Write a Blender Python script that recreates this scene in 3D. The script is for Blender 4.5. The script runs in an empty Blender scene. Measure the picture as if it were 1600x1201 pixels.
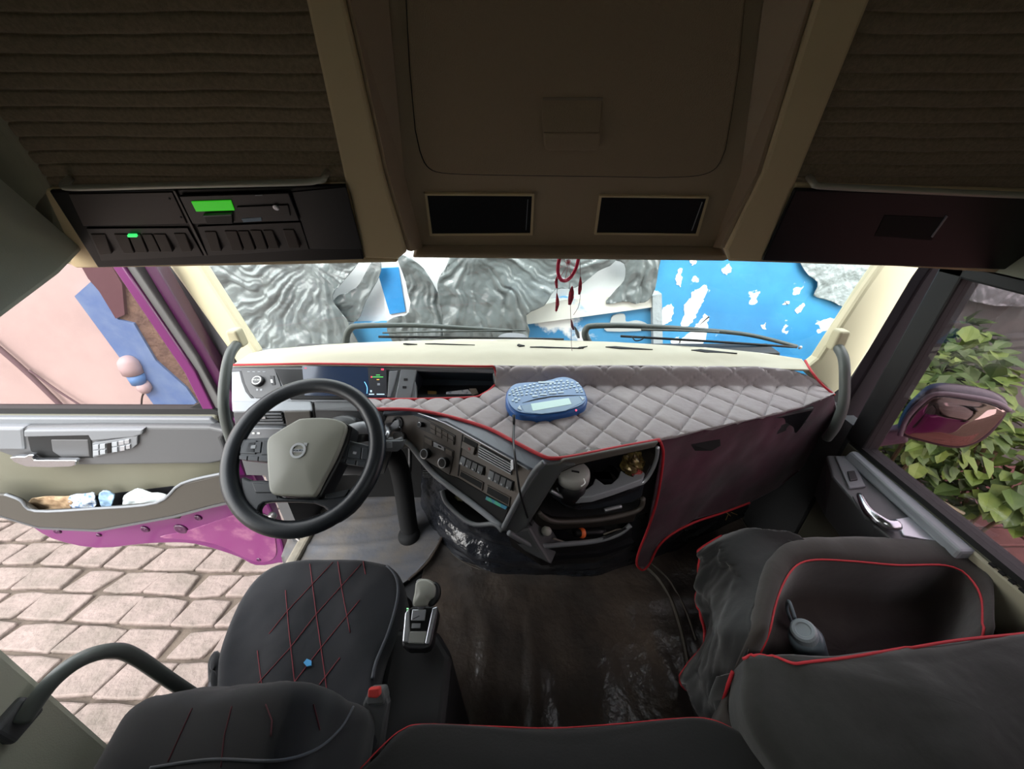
import bpy, bmesh, math, random
from mathutils import Vector, Matrix, noise
from mathutils.bvhtree import BVHTree
random.seed(7)
scene = bpy.context.scene
COL = scene.collection
# ---------------------------------------------------------------- camera
CAM = Vector((-0.10, 0.0, 1.60)); FPX = 600.0; PITCH = math.radians(30.0)
cd = bpy.data.cameras.new('camera'); cam = bpy.data.objects.new('camera', cd); COL.objects.link(cam)
cam.location = CAM; cam.rotation_euler = (math.radians(90) - PITCH, 0, 0)
cd.sensor_fit = 'HORIZONTAL'; cd.sensor_width = 36.0; cd.lens = 36.0 * FPX / 1600.0
cd.clip_start = 0.02; cd.clip_end = 200
scene.camera = cam
scene.cycles.max_bounces = 14; scene.cycles.diffuse_bounces = 7
# ---------------------------------------------------------------- sky, exposure
w = bpy.data.worlds.new('overcast_sky'); scene.world = w; w.use_nodes = True
nt = w.node_tree; nt.nodes.clear()
wo = nt.nodes.new('ShaderNodeOutputWorld'); wb = nt.nodes.new('ShaderNodeBackground')
tc = nt.nodes.new('ShaderNodeTexCoord'); sx = nt.nodes.new('ShaderNodeSeparateXYZ'); cr = nt.nodes.new('ShaderNodeValToRGB')
cr.color_ramp.elements[0].position = 0.0; cr.color_ramp.elements[0].color = (1.0, .97, .93, 1)
cr.color_ramp.elements[1].position = 1.0; cr.color_ramp.elements[1].color = (.86, .93, 1.0, 1)
nt.links.new(tc.outputs['Generated'], sx.inputs[0]); nt.links.new(sx.outputs['Z'], cr.inputs[0])
nt.links.new(cr.outputs[0], wb.inputs[0]); wb.inputs[1].default_value = 2.2
nt.links.new(wb.outputs[0], wo.inputs[0])
sd = bpy.data.lights.new('hazy_sun', 'SUN'); sd.energy = 1.2; sd.angle = math.radians(25); sd.color = (1, .96, .9)
so = bpy.data.objects.new('hazy_sun', sd); COL.objects.link(so); so.rotation_euler = (math.radians(38), math.radians(-18), 0)
so.location = (0, 4, 8)
vs = scene.view_settings
scene.display_settings.display_device = 'sRGB'
vs.view_transform = 'Standard'; vs.look = 'None'; vs.gamma = 1.0; vs.use_curve_mapping = False
vs.exposure = 1.45
# ---------------------------------------------------------------- projection helpers (used for measuring where things stand)
SP, CP = math.sin(PITCH), math.cos(PITCH)
def ray(px, py):
    x = (px - 800.0) / FPX; v = (py - 600.5) / FPX
    return Vector((x, CP - v * SP, -(SP + v * CP)))
class Pl:
    """a real plane in the cab; n points to the inside of the cab"""
    def __init__(s, p, n):
        s.p = Vector(p); s.n = Vector(n).normalized()
        if s.n.dot(CAM - s.p) < 0: s.n = -s.n
    def at(s, px, py, h=0.0):
        d = ray(px, py); t = (s.p - CAM).dot(s.n) / d.dot(s.n)
        return CAM + d * t + s.n * h
    def many(s, pts, h=0.0): return [s.at(x, y, h) for x, y in pts]
    def up(s, h): return Pl(s.p + s.n * h, s.n)
def P3(a, b, c):
    a, b, c = Vector(a), Vector(b), Vector(c); return Pl(a, (b - a).cross(c - a))
def oX(px, py, X): return Pl((X, 0, 0), (1, 0, 0)).at(px, py)
def oY(px, py, Y): return Pl((0, Y, 0), (0, -1, 0)).at(px, py)
def oZ(px, py, Z): return Pl((0, 0, Z), (0, 0, 1)).at(px, py)
# ---------------------------------------------------------------- materials
def lin(h):
    h = h.lstrip('#'); o = []
    for i in (0, 2, 4):
        c = int(h[i:i+2], 16) / 255.0
        o.append(c / 12.92 if c <= .04045 else ((c + .055) / 1.055) ** 2.4)
    return (o[0], o[1], o[2], 1)
MC = {}
def M(name, col='#808080', rough=.5, metal=0.0, bump=None, var=None, sheen=0.0, coat=0.0, emit=0.0, spec=.5):
    if name in MC: return MC[name]
    m = bpy.data.materials.new(name); m.use_nodes = True; t = m.node_tree; b = t.nodes['Principled BSDF']
    c = lin(col) if isinstance(col, str) else col
    b.inputs['Base Color'].default_value = c; b.inputs['Roughness'].default_value = rough
    b.inputs['Metallic'].default_value = metal; b.inputs['Specular IOR Level'].default_value = spec
    b.inputs['Sheen Weight'].default_value = sheen; b.inputs['Sheen Roughness'].default_value = .5
    b.inputs['Coat Weight'].default_value = coat; b.inputs['Coat Roughness'].default_value = .08
    if emit: b.inputs['Emission Color'].default_value = c; b.inputs['Emission Strength'].default_value = emit
    tcn = t.nodes.new('ShaderNodeTexCoord')
    if var:   # (scale, colour2, lo, hi[, stretch])
        n = t.nodes.new('ShaderNodeTexNoise'); n.inputs['Scale'].default_value = var[0]; n.inputs['Detail'].default_value = 6
        n.inputs['Roughness'].default_value = .62
        mp = t.nodes.new('ShaderNodeMapping')
        if len(var) > 4: mp.inputs['Scale'].default_value = var[4]
        t.links.new(tcn.outputs['Object'], mp.inputs[0]); t.links.new(mp.outputs[0], n.inputs['Vector'])
        r = t.nodes.new('ShaderNodeValToRGB'); r.color_ramp.elements[0].position = var[2]; r.color_ramp.elements[1].position = var[3]
        r.color_ramp.elements[0].color = c; r.color_ramp.elements[1].color = lin(var[1])
        t.links.new(n.outputs['Fac'], r.inputs[0]); t.links.new(r.outputs[0], b.inputs['Base Color'])
    if bump:  # (scale, strength, distance[, stretch])
        n = t.nodes.new('ShaderNodeTexNoise'); n.inputs['Scale'].default_value = bump[0]; n.inputs['Detail'].default_value = 5
        mp = t.nodes.new('ShaderNodeMapping')
        if len(bump) > 3: mp.inputs['Scale'].default_value = bump[3]
        t.links.new(tcn.outputs['Object'], mp.inputs[0]); t.links.new(mp.outputs[0], n.inputs['Vector'])
        bp = t.nodes.new('ShaderNodeBump'); bp.inputs['Strength'].default_value = bump[1]; bp.inputs['Distance'].default_value = bump[2]
        t.links.new(n.outputs['Fac'], bp.inputs['Height']); t.links.new(bp.outputs[0], b.inputs['Normal'])
    MC[name] = m; return m
def glass(name, tint, refl, rough=.0, extra=0.0):
    if name in MC: return MC[name]
    m = bpy.data.materials.new(name); m.use_nodes = True; t = m.node_tree; t.nodes.clear()
    o = t.nodes.new('ShaderNodeOutputMaterial'); mx = t.nodes.new('ShaderNodeMixShader')
    tr = t.nodes.new('ShaderNodeBsdfTransparent'); tr.inputs[0].default_value = lin(tint)
    g = t.nodes.new('ShaderNodeBsdfGlossy'); g.inputs['Roughness'].default_value = rough
    fr = t.nodes.new('ShaderNodeLayerWeight'); fr.inputs[0].default_value = .5
    pw = t.nodes.new('ShaderNodeMath'); pw.operation = 'POWER'; pw.inputs[1].default_value = 4.0
    ma = t.nodes.new('ShaderNodeMath'); ma.operation = 'MULTIPLY_ADD'; ma.inputs[1].default_value = refl; ma.inputs[2].default_value = extra
    ma.use_clamp = True
    t.links.new(fr.outputs['Facing'], pw.inputs[0]); t.links.new(pw.outputs[0], ma.inputs[0]); t.links.new(ma.outputs[0], mx.inputs[0])
    t.links.new(tr.outputs[0], mx.inputs[1]); t.links.new(g.outputs[0], mx.inputs[2]); t.links.new(mx.outputs[0], o.inputs[0])
    MC[name] = m; return m
# ---------------------------------------------------------------- object helpers
ROOTS = []
def tag(o, label, cat, group=None, kind=None):
    if label: o['label'] = label
    if cat: o['category'] = cat
    if group: o['group'] = group
    if kind: o['kind'] = kind
    return o
def thing(name, label=None, cat=None, group=None, kind=None):
    o = bpy.data.objects.new(name, None); o.empty_display_size = .05; COL.objects.link(o); ROOTS.append(o)
    return tag(o, label, cat, group, kind)
def mk(name, verts, faces, mat, parent=None, smooth=False, bevel=0, seg=2, sub=0, solid=0, recalc=True):
    me = bpy.data.meshes.new(name); me.from_pydata([tuple(v) for v in verts], [], faces)
    bm = bmesh.new(); bm.from_mesh(me)
    bmesh.ops.remove_doubles(bm, verts=bm.verts, dist=1e-6)
    if recalc: bmesh.ops.recalc_face_normals(bm, faces=bm.faces)
    bm.to_mesh(me); bm.free()
    if smooth:
        for p in me.polygons: p.use_smooth = True
    o = bpy.data.objects.new(name, me); COL.objects.link(o)
    if isinstance(mat, (list, tuple)):
        for m_ in mat: me.materials.append(m_)
    elif mat: me.materials.append(mat)
    if parent: o.parent = parent
    if solid:
        s = o.modifiers.new('solidify', 'SOLIDIFY'); s.thickness = solid; s.offset = -1
    if bevel:
        b = o.modifiers.new('bevel', 'BEVEL'); b.width = bevel; b.segments = seg; b.limit_method = 'ANGLE'; b.angle_limit = math.radians(35)
    if sub:
        b = o.modifiers.new('subdivision', 'SUBSURF'); b.levels = sub; b.render_levels = sub
    return o
class G:
    """gathers shapes into one mesh"""
    def __init__(s): s.v = []; s.f = []
    def add(s, v, f):
        o = len(s.v); s.v += [Vector(a) for a in v]; s.f += [tuple(i + o for i in q) for q in f]; return s
    def ext(s, lo, hi):
        """closed prism between two matching loops"""
        n = len(lo); v = list(lo) + list(hi)
        f = [tuple(range(n))[::-1], tuple(range(n, 2 * n))] + [(i, (i + 1) % n, n + (i + 1) % n, n + i) for i in range(n)]
        return s.add(v, f)
    def prism(s, pl, pts, h0, h1): return s.ext(pl.many(pts, h0), pl.many(pts, h1))
    def pr(s, pts, vec):   # polygon of points extruded along a vector
        p = [Vector(a) for a in pts]; vec = Vector(vec); return s.ext(p, [a + vec for a in p])
    def box(s, a, b):
        x0, y0, z0 = a; x1, y1, z1 = b
        return s.ext([(x0, y0, z0), (x1, y0, z0), (x1, y1, z0), (x0, y1, z0)], [(x0, y0, z1), (x1, y0, z1), (x1, y1, z1), (x0, y1, z1)])
    def tube(s, pts, r, n=8, closed=False, rs=None):
        p = [Vector(a) for a in pts]; m = len(p); rings = []
        up = None
        for i in range(m):
            if closed: d = p[(i + 1) % m] - p[i - 1]
            else: d = p[min(i + 1, m - 1)] - p[max(i - 1, 0)]
            d.normalize()
            if up is None: up = d.orthogonal().normalized()
            else:
                up = (up - d * up.dot(d))
                up = up.normalized() if up.length > 1e-6 else d.orthogonal().normalized()
            sd_ = d.cross(up); rr = rs[i] if rs else r
            rings.append([p[i] + (up * math.cos(2 * math.pi * k / n) + sd_ * math.sin(2 * math.pi * k / n)) * rr for k in range(n)])
        v = [a for ring in rings for a in ring]; f = []
        for i in range(m if closed else m - 1):
            j = (i + 1) % m
            off = 0
            if closed and j == 0:   # match twist
                off = min(range(n), key=lambda q: (rings[0][q] - rings[i][0]).length)
            for k in range(n):
                f.append((i * n + k, i * n + (k + 1) % n, j * n + (k + 1 + off) % n, j * n + (k + off) % n))
        if not closed: f += [tuple(range(n))[::-1], tuple((m - 1) * n + k for k in range(n))]
        return s.add(v, f)
    def cyl(s, c, ax, r, h, n=24, r2=None):
        c = Vector(c); ax = Vector(ax).normalized(); u = ax.orthogonal().normalized(); w_ = ax.cross(u); r2 = r if r2 is None else r2
        lo = [c + (u * math.cos(2*math.pi*k/n) + w_ * math.sin(2*math.pi*k/n)) * r for k in range(n)]
        hi = [c + ax * h + (u * math.cos(2*math.pi*k/n) + w_ * math.sin(2*math.pi*k/n)) * r2 for k in range(n)]
        return s.ext(lo, hi)
    def lathe(s, c, ax, prof, n=24):
        c = Vector(c); ax = Vector(ax).normalized(); u = ax.orthogonal().normalized(); w_ = ax.cross(u); v = []; f = []
        for r, h in prof:
            v += [c + ax * h + (u * math.cos(2*math.pi*k/n) + w_ * math.sin(2*math.pi*k/n)) * max(r, 1e-4) for k in range(n)]
        for i in range(len(prof) - 1):
            for k in range(n): f.append((i*n+k, i*n+(k+1) % n, (i+1)*n+(k+1) % n, (i+1)*n+k))
        f += [tuple(range(n))[::-1], tuple((len(prof)-1)*n+k for k in range(n))]
        return s.add(v, f)
    def grid(s, fn, nu, nv):
        v = [fn(i / nu, j / nv) for j in range(nv + 1) for i in range(nu + 1)]
        f = [(j*(nu+1)+i, j*(nu+1)+i+1, (j+1)*(nu+1)+i+1, (j+1)*(nu+1)+i) for j in range(nv) for i in range(nu)]
        return s.add(v, f)
    def mk(s, name, mat, parent=None, **k): return mk(name, s.v, s.f, mat, parent, **k)
def cat(pts, k=8, closed=False):
    """smooth curve through points"""
    p = [Vector(a) for a in pts]; n = len(p); out = []
    for i in range(n if closed else n - 1):
        if closed: a, b, c, d = p[i-1], p[i], p[(i+1) % n], p[(i+2) % n]
        else: a, b, c, d = p[max(i-1, 0)], p[i], p[i+1], p[min(i+2, n-1)]
        for q in range(k):
            t = q / k
            out.append(.5 * ((2*b) + (c-a)*t + (2*a-5*b+4*c-d)*t*t + (-a+3*b-3*c+d)*t**3))
    if not closed: out.append(p[-1])
    return out
def resample(pts, n, closed=False):
    p = [Vector(a) for a in pts]
    if closed: p = p + [p[0]]
    L = [0]
    for i in range(1, len(p)): L.append(L[-1] + (p[i] - p[i-1]).length)
    out = []; j = 0; m = n if closed else n - 1
    for i in range(n):
        s_ = L[-1] * i / m
        while j < len(L) - 2 and L[j+1] < s_: j += 1
        t = (s_ - L[j]) / max(L[j+1] - L[j], 1e-9); out.append(p[j].lerp(p[j+1], min(max(t, 0), 1)))
    return out
def puffy(outline, n, top, bot, edge=.03, dome=.02, rings=14, nn=64, fn=None):
    """a cushion: outline (points on a plane), normal n; top/bot heights; rounded edge"""
    n = Vector(n).normalized(); o = resample(outline, nn, True); c = sum(o, Vector()) / nn; v = []; f = []
    prof = []
    for k in range(5):   # lower round
        a = math.pi / 2 * k / 4; prof.append((1 - edge * (1 - math.sin(a)), bot + edge*.6 * (1 - math.cos(a)), 0))
    for k in range(7):
        a = math.pi / 2 * k / 6; prof.append((None, None, a))
    R = sum((q - c).length for q in o) / nn
    def ring(sh, h): return [q + (c - q) * min(sh / max((c - q).length, 1e-6), 1) + n * h for q in o]
    lay = []
    for k in range(5):
        a = math.pi / 2 * k / 4; lay.append(ring(edge * (1 - math.sin(a)), bot + edge * (1 - math.cos(a))))
    for k in range(7):
        a = math.pi / 2 * k / 6; lay.append(ring(edge * (1 - math.cos(a)), top - edge * (1 - math.sin(a))))
    base = ring(edge, top)
    for k in range(1, rings + 1):
        t = k / rings
        lay.append([q.lerp(c + n * top, min(t, .995)) + n * dome * math.sin(min(t*1.3, 1) * math.pi / 2) for q in base])
    for L in lay: v += L
    for i in range(len(lay) - 1):
        for k in range(nn): f.append((i*nn+k, i*nn+(k+1) % nn, (i+1)*nn+(k+1) % nn, (i+1)*nn+k))
    f += [tuple(range(nn))[::-1], tuple((len(lay)-1)*nn+k for k in range(nn))]
    if fn: v = [fn(a) for a in v]
    return v, f
def sheet(outline, fn, step):
    """a fine surface inside a closed outline (x, y); fn(x, y) gives z"""
    from mathutils.geometry import delaunay_2d_cdt
    o = [Vector((a[0], a[1])) for a in outline]; xs = [a.x for a in o]; ys = [a.y for a in o]
    pts = list(o); e = [(i, (i + 1) % len(o)) for i in range(len(o))]
    def inside(x, y):
        c = False; j = len(o) - 1
        for i in range(len(o)):
            if (o[i].y > y) != (o[j].y > y) and x < (o[j].x - o[i].x) * (y - o[i].y) / (o[j].y - o[i].y) + o[i].x: c = not c
            j = i
        return c
    y = min(ys); r = 0
    while y < max(ys):
        x = min(xs) + (step / 2 if r % 2 else 0)
        while x < max(xs):
            if inside(x, y): pts.append(Vector((x, y)))
            x += step
        y += step * .87; r += 1
    V, E, F, _, _, _ = delaunay_2d_cdt(pts, e, [], 1, 1e-5)
    return [Vector((a.x, a.y, fn(a.x, a.y))) for a in V], [tuple(q) for q in F]
def onto(o, pts, lift=0.001):
    """points seen at pixels, laid on the surface of mesh object o"""
    me = o.data; b = BVHTree.FromPolygons([v.co for v in me.vertices], [tuple(p.vertices) for p in me.polygons])
    out = []
    for x, y in pts:
        d = ray(x, y).normalized(); h = b.ray_cast(CAM, d)
        if h[0] is not None: out.append(h[0] - d * lift)
    return out
def dens(pts, k=8):
    out = []
    for i in range(len(pts) - 1):
        for q in range(k): t = q / k; out.append((pts[i][0]*(1-t)+pts[i+1][0]*t, pts[i][1]*(1-t)+pts[i+1][1]*t))
    return out + [pts[-1]]
def dcat(pts, k=6, closed=False):
    return [(a.x, a.y) for a in cat([Vector((x, y, 0)) for x, y in pts], k, closed)]
def text(name, s_, size, o, xa, ya, mat, parent, depth=.0006):
    cu = bpy.data.curves.new(name, 'FONT'); cu.body = s_; cu.size = size; cu.align_x = 'CENTER'; cu.align_y = 'CENTER'; cu.extrude = depth
    t = bpy.data.objects.new(name, cu); COL.objects.link(t)
    dg = bpy.context.evaluated_depsgraph_get(); dg.update(); me = bpy.data.meshes.new_from_object(t.evaluated_get(dg))
    bpy.data.objects.remove(t); x = Vector(xa).normalized(); y = Vector(ya).normalized(); z = x.cross(y)
    me.transform(Matrix(((x.x, y.x, z.x, o[0]), (x.y, y.y, z.y, o[1]), (x.z, y.z, z.z, o[2]), (0, 0, 0, 1))))
    me.materials.clear(); me.materials.append(mat); q = bpy.data.objects.new(name, me); COL.objects.link(q); q.parent = parent; return q
def copy_tree(o, parent=None):
    c = o.copy(); COL.objects.link(c); c.parent = parent
    for ch in [x for x in COL.objects if x.parent == o]: copy_tree(ch, c)
    return c
def fbm(x, y, z=0, o=4): return noise.fractal(Vector((x, y, z)), 1.0, 2.0, o)
def sstep(a, b, x):
    t = min(max((x - a) / (b - a), 0), 1); return t * t * (3 - 2 * t)
# ---------------------------------------------------------------- the materials of the place
beige = M('beige_plastic', '#a3977f', .6, bump=(900, .15, .001))
trimc = M('cream_plastic', '#cfc7a6', .55, bump=(700, .1, .001))
graybeige = M('grey_beige_door_trim', '#5f5e51', .65, bump=(500, .15, .001), var=(2.5, '#585648', .3, .7))
headl = M('grey_headliner', '#9a9c8c', .9, bump=(300, .3, .002))
dgray = M('dark_grey_plastic', '#4d4e50', .5, bump=(800, .15, .0008))
mgray = M('mid_grey_plastic', '#6b6e72', .45, bump=(800, .1, .0008))
lgray = M('light_grey_plastic', '#8d9196', .45)
blackp = M('black_plastic', '#17171a', .4, bump=(600, .1, .0006))
blackg = M('gloss_black_plastic', '#0b0b0d', .4, spec=.3)
pocket = M('matt_black_recess', '#08090b', .8)
chrome = M('satin_chrome', '#c9ccd2', .22, metal=1.0)
silver = M('silver_paint', '#b9bcc2', .3, metal=.7)
rubber = M('black_rubber', '#0f0f10', .65)
leather = M('black_leather', '#1d2228', .38, bump=(350, .25, .001))
purple = M('purple_car_paint', '#641a5a', .3, coat=.6, metal=.15)
purpled = M('dark_purple_car_paint', '#40123a', .35, coat=.5)
redpipe = M('red_piping', '#b3242e', .6, bump=(900, .6, .001))
redstitch = M('red_stitching', '#7d2a35', .7)
blackfab = M('black_seat_fabric', '#15161b', .92, sheen=.35, bump=(1400, .35, .001))
velvet = M('charcoal_velvet', '#2e2824', .95, sheen=.25, bump=(30, .25, .004), var=(7, '#2e2a27', .35, .7))
quiltm = M('quilted_grey_suede', '#989090', .85, sheen=.3, bump=(90, .35, .002), var=(6, '#8b8284', .35, .7))
winev = M('wine_velvet', '#4a1c30', .9, sheen=.12, var=(5, '#2a171c', .35, .7), bump=(60, .2, .002))
whitem = M('white_marking', '#d8dad8', .5)
class Sheet2:
    """fine sheet on a plane: outline in pixels, offset(x2, y2, point) along the normal"""
    def __init__(s, pl, px, step, off, pts=None):
        P = pts or pl.many(px); s.o = P[0]; n = pl.n
        u = Vector((0, 0, 1)).cross(n)
        u = u.normalized() if u.length > .01 else Vector((1, 0, 0)); v = n.cross(u)
        q = [((a - s.o).dot(u), (a - s.o).dot(v)) for a in P]
        V, F = sheet(q, lambda x, y: 0, step)
        s.v = [s.o + u * a.x + v * a.y + n * off(a.x, a.y, s.o + u * a.x + v * a.y) for a in V]; s.f = F
# ================================================================ THE CAB SHELL
S = 'structure'
HW = 1.10
# floor of the cab, with the raised edges
g = G(); g.box((-HW, -.75, -.06), (HW, 1.55, 0)); tag(g.mk('floor', M('cab_floor_steel', '#2b2b2c', .7, bump=(200, .2, .001))), None, None, kind=S)
g = G(); hx, hy0, hy1 = .21, -.60, -.28   # roof panel; unseen hatch opening added over the bunk to let daylight in
for a, b in [((-HW - .05, -.8, 2.02), (-hx, 1.5, 2.08)), ((hx, -.8, 2.02), (HW + .05, 1.5, 2.08)), ((-hx, -.8, 2.02), (hx, hy0, 2.08)), ((-hx, hy1, 2.02), (hx, 1.5, 2.08))]: g.box(a, b)
tag(g.mk('ceiling', headl), None, None, kind=S)
g = G(); g.box((-HW - .05, -.80, -.06), (HW + .05, -.75, 2.05)); tag(g.mk('wall_back', headl), None, None, kind=S)
g = G(); g.box((-HW, 1.50, 0), (HW, 1.54, .80)); tag(g.mk('wall_front', M('black_firewall', '#0c0c0d', .8)), None, None, kind=S)
# left wall: rear panel, strip over the door opening
def yz(pts, x0, x1):
    g_ = G(); g_.ext([(x0, y, z) for y, z in pts], [(x1, y, z) for y, z in pts]); return g_
top = [(.43, 1.10), (.48, 1.22), (.58, 1.29), (.72, 1.335), (.86, 1.385), (.93, 1.42), (1.02, 1.50), (1.1, 1.58), (1.5, 1.62)]
hl2 = M('grey_side_lining', '#b6b6a6', .9, bump=(300, .3, .002))
lw = [(-.8, -.06), (.36, -.06), (.38, .3), (.40, .9)] + top + [(1.5, 2.05), (-.8, 2.05)]
tag(yz(lw, -HW - .05, -HW).mk('wall_left', hl2, bevel=.012), None, None, kind=S)
# right wall: sill line of the window at z=.74 (the door itself is door_2)
rw = [(-.8, -.06), (.20, -.06), (.20, .74), (.20, 1.25), (.30, 1.36), (1.08, 1.36), (1.10, 1.60), (1.5, 1.62), (1.5, 2.05), (-.8, 2.05)]
tag(yz(rw, HW, HW + .05).mk('wall_right', headl), None, None, kind=S)
g = G(); g.box((HW, 1.10, -.06), (HW + .05, 1.54, .80)); tag(g.mk('trim_1', dgray), None, None, kind=S)
g = G(); g.box((-HW - .05, 1.22, -.06), (-HW, 1.54, .80)); tag(g.mk('trim_2', dgray), None, None, kind=S)
# front header above the windscreen (hidden behind the overhead console)
g = G(); g.box((-HW - .05, 1.16, 1.60), (HW + .05, 1.5, 2.05)); tag(g.mk('trim_3', headl), None, None, kind=S)
# windscreen glass, curved
def wsp(u, v):
    X = -1.09 + 2.18 * u; bow = .09 * (1 - (X / 1.1) ** 2)
    return Vector((X, (1.385 + bow) * (1 - v) + (1.20 + bow) * v, .93 + .70 * v))
g = G(); g.grid(wsp, 24, 6)
tag(g.mk('window_1', glass('windscreen_glass', '#f4f8f6', .6, .0, .03), smooth=True), None, None, kind=S)
# cream A-pillar trims and dark seals: real sections running from the dash up to the header
def pillar(name, foot, head, mat, back, wid=None):
    g_ = G(); g_.ext(foot, head); o = g_.mk(name, mat, bevel=.008); return tag(o, None, None, kind=S)
def strip(name, a, b, depth, mat, parent=None, h=0, bevel=.006, plane=None):
    """polygon of pixels on an upright plane across the cab, given real depth away from the viewer"""
    g_ = G(); g_.prism(plane, a, h, h - depth); return g_.mk(name, mat, parent, bevel=bevel)
PR = Pl((0, 1.20, 0), (0, -1, 0.12))
o = strip('trim_4', [(1384, 405), (1455, 405), (1440, 424), (1325, 600), (1300, 618), (1258, 578), (1280, 560), (1352, 450)], 0, .05, trimc, plane=PR, bevel=.012); tag(o, None, None, kind=S)
o = strip('trim_5', [(1455, 395), (1480, 395), (1340, 640), (1322, 700), (1290, 700), (1300, 618), (1325, 590), (1440, 415)], 0, .06, M('black_door_seal', '#0d0c0d', .7), plane=PR.up(-.02)); tag(o, None, None, kind=S)
o = strip('trim_10', [(1470, 398), (1500, 398), (1505, 430), (1350, 690), (1322, 706), (1318, 640), (1440, 440)], 0, .04, M('maroon_black_paint', '#12060e', .8, spec=.2), plane=Pl((0, 1.16, 0), (0, -1, 0))); tag(o, None, None, kind=S)
PLf = Pl((0, 1.24, 0), (0, -1, 0.12))
o = strip('trim_6', [(250, 395), (306, 405), (400, 550), (402, 566), (372, 572), (357, 547), (264, 417)], 0, .05, trimc, plane=PLf, bevel=.012); tag(o, None, None, kind=S)
o = strip('trim_7', [(236, 400), (252, 400), (268, 417), (362, 547), (370, 575), (366, 640), (350, 640), (347, 574)], 0, .07, M('dark_pillar_edge', '#4b4a4e', .6), plane=PLf.up(-.01)); tag(o, None, None, kind=S)
g = G(); g.prism(PR, [(1352, 440), (1357, 440), (1286, 553), (1280, 551)], 0.004, -.01); 
# ================================================================ LEFT DOOR, swung open
DP = Pl((0, 1.30, 0), (0, -1, 0))
d1 = thing('door_1', kind=S)
g = G(); g.prism(DP, dcat([(-260, 648), (345, 650), (372, 695), (425, 800), (446, 872), (436, 880), (400, 884), (372, 871), (330, 857), (290, 849), (230, 850), (150, 857), (80, 842), (30, 815), (-60, 800), (-260, 760)], 3, True), 0, -.05)
g.mk('door_shell', purple, d1, bevel=.01)
# pressed shapes in the bare lower metal
g = G()
for (x, y, r) in [(227, 826, .014), (283, 826, .022), (310, 808, .012), (90, 829, .012), (155, 835, .008), (405, 873, .009)]:
    g.lathe(DP.at(x, y), (0, -1, 0), [(r*1.6, 0), (r*1.3, .006), (r, .008), (r*.5, .002), (r*.3, .006)], 16)
g.mk('door_rivet', purpled, d1, smooth=True)
g = G(); g.prism(DP, dcat([(250, 838), (300, 826), (380, 800), (420, 806), (432, 850), (428, 872), (398, 876), (340, 850), (290, 842)], 3, True), .004, -.004)
g.mk('door_step_panel', M('purple_paint_worn', '#6e2a5e', .35, var=(9, '#94607a', .5, .75), coat=.4), d1, bevel=.003)
# inner trim
g = G(); g.prism(DP, [(-260, 640), (345, 642), (368, 690), (366, 742), (340, 760), (290, 800), (60, 800), (0, 768), (-260, 745)], .035, 0)
g.mk('door_trim', graybeige, d1, bevel=.012, seg=3)
g = G(); g.prism(DP, [(-260, 641), (340, 643), (350, 652), (-260, 652)], .05, .02); g.mk('window_ledge', mgray, d1, bevel=.006)
g = G(); g.prism(DP, dcat([(14, 652), (345, 650), (364, 668), (366, 703), (300, 707), (120, 709), (80, 706), (40, 692), (18, 682), (12, 668)], 2, True), .075, .03)
ar = g.mk('armrest', dgray, d1, bevel=.012, seg=3)
g = G(); g.prism(DP, [(14, 650), (70, 650), (72, 684), (22, 684)], .082, .03); g.mk('armrest_pad', mgray, ar, bevel=.01)
g = G(); g.prism(DP, [(74, 652), (252, 650), (250, 658), (238, 662), (174, 668), (170, 660), (74, 662)], .09, .05); g.mk('grip_ledge', mgray, ar, bevel=.006)
g = G(); g.prism(DP, [(74, 664), (170, 662), (172, 697), (100, 699), (78, 686)], .078, .04); g.mk('handle_recess', pocket, ar, bevel=.004)
g = G(); g.prism(DP, [(110, 668), (166, 668), (168, 694), (126, 696), (112, 686)], .080, .05); g.mk('recess_lining', dgray, ar, bevel=.004)
g = G(); g.prism(DP, dcat([(60, 688), (82, 687), (88, 684), (96, 685), (96, 692), (155, 692), (156, 697), (150, 702), (84, 702)], 2, True), .11, .09)
g.mk('door_handle', chrome, ar, bevel=.004, seg=3)
g = G(); g.prism(DP, [(174, 672), (242, 661), (241, 674), (234, 680), (174, 694)], .086, .05); sw = g.mk('switch_plate', mgray, ar, bevel=.003)
for (x0, y0, x1, y1) in [(177, 674, 185, 681), (187, 673, 195, 680), (177, 683, 185, 690), (187, 682, 195, 688), (205, 670, 213, 676), (205, 678, 213, 685), (215, 668, 223, 674), (224, 666, 231, 672), (217, 676, 224, 683), (226, 674, 232, 680)]:
    g = G(); g.prism(DP, [(x0, y0), (x1, y0 - 1), (x1, y1 - 1), (x0, y1)], .091, .08); g.mk('window_switch', silver if x0 > 212 else lgray, sw, bevel=.001)
g = G(); g.prism(DP, [(197, 672), (203, 671), (203, 686), (197, 687)], .089, .08); g.mk('switch_gap', blackg, sw)
# lower pocket: front shell standing off the door, open at the top
pf = DP.up(.13)
g = G()
front = [(-40, 772), (8, 773), (32, 782), (56, 799), (150, 795), (245, 786), (284, 756), (350, 740), (366, 740), (366, 782), (330, 790), (270, 806), (150, 828), (60, 824), (0, 806), (-60, 800)]
g.prism(pf, front, 0, -.015)
bp = g.mk('pocket_shell', M('brown_grey_plastic', '#3d3a35', .5, bump=(800, .15, .0008)), d1, bevel=.006)
lo = pf.many([(-60, 800), (0, 806), (60, 824), (150, 828), (270, 806), (330, 790), (366, 782)]); 
g = G()
for a, b in zip(lo[:-1], lo[1:]): g.ext([a, b, Vector((b.x, 1.30, b.z)), Vector((a.x, 1.30, a.z))], [q - Vector((0, 0, .012)) for q in (a, b, Vector((b.x, 1.30, b.z)), Vector((a.x, 1.30, a.z)))])
g.mk('pocket_floor', dgray, bp)
rim = pf.many(dcat([(8, 772), (32, 781), (56, 798), (150, 794), (245, 785), (284, 755), (350, 739), (366, 738)], 4))
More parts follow.
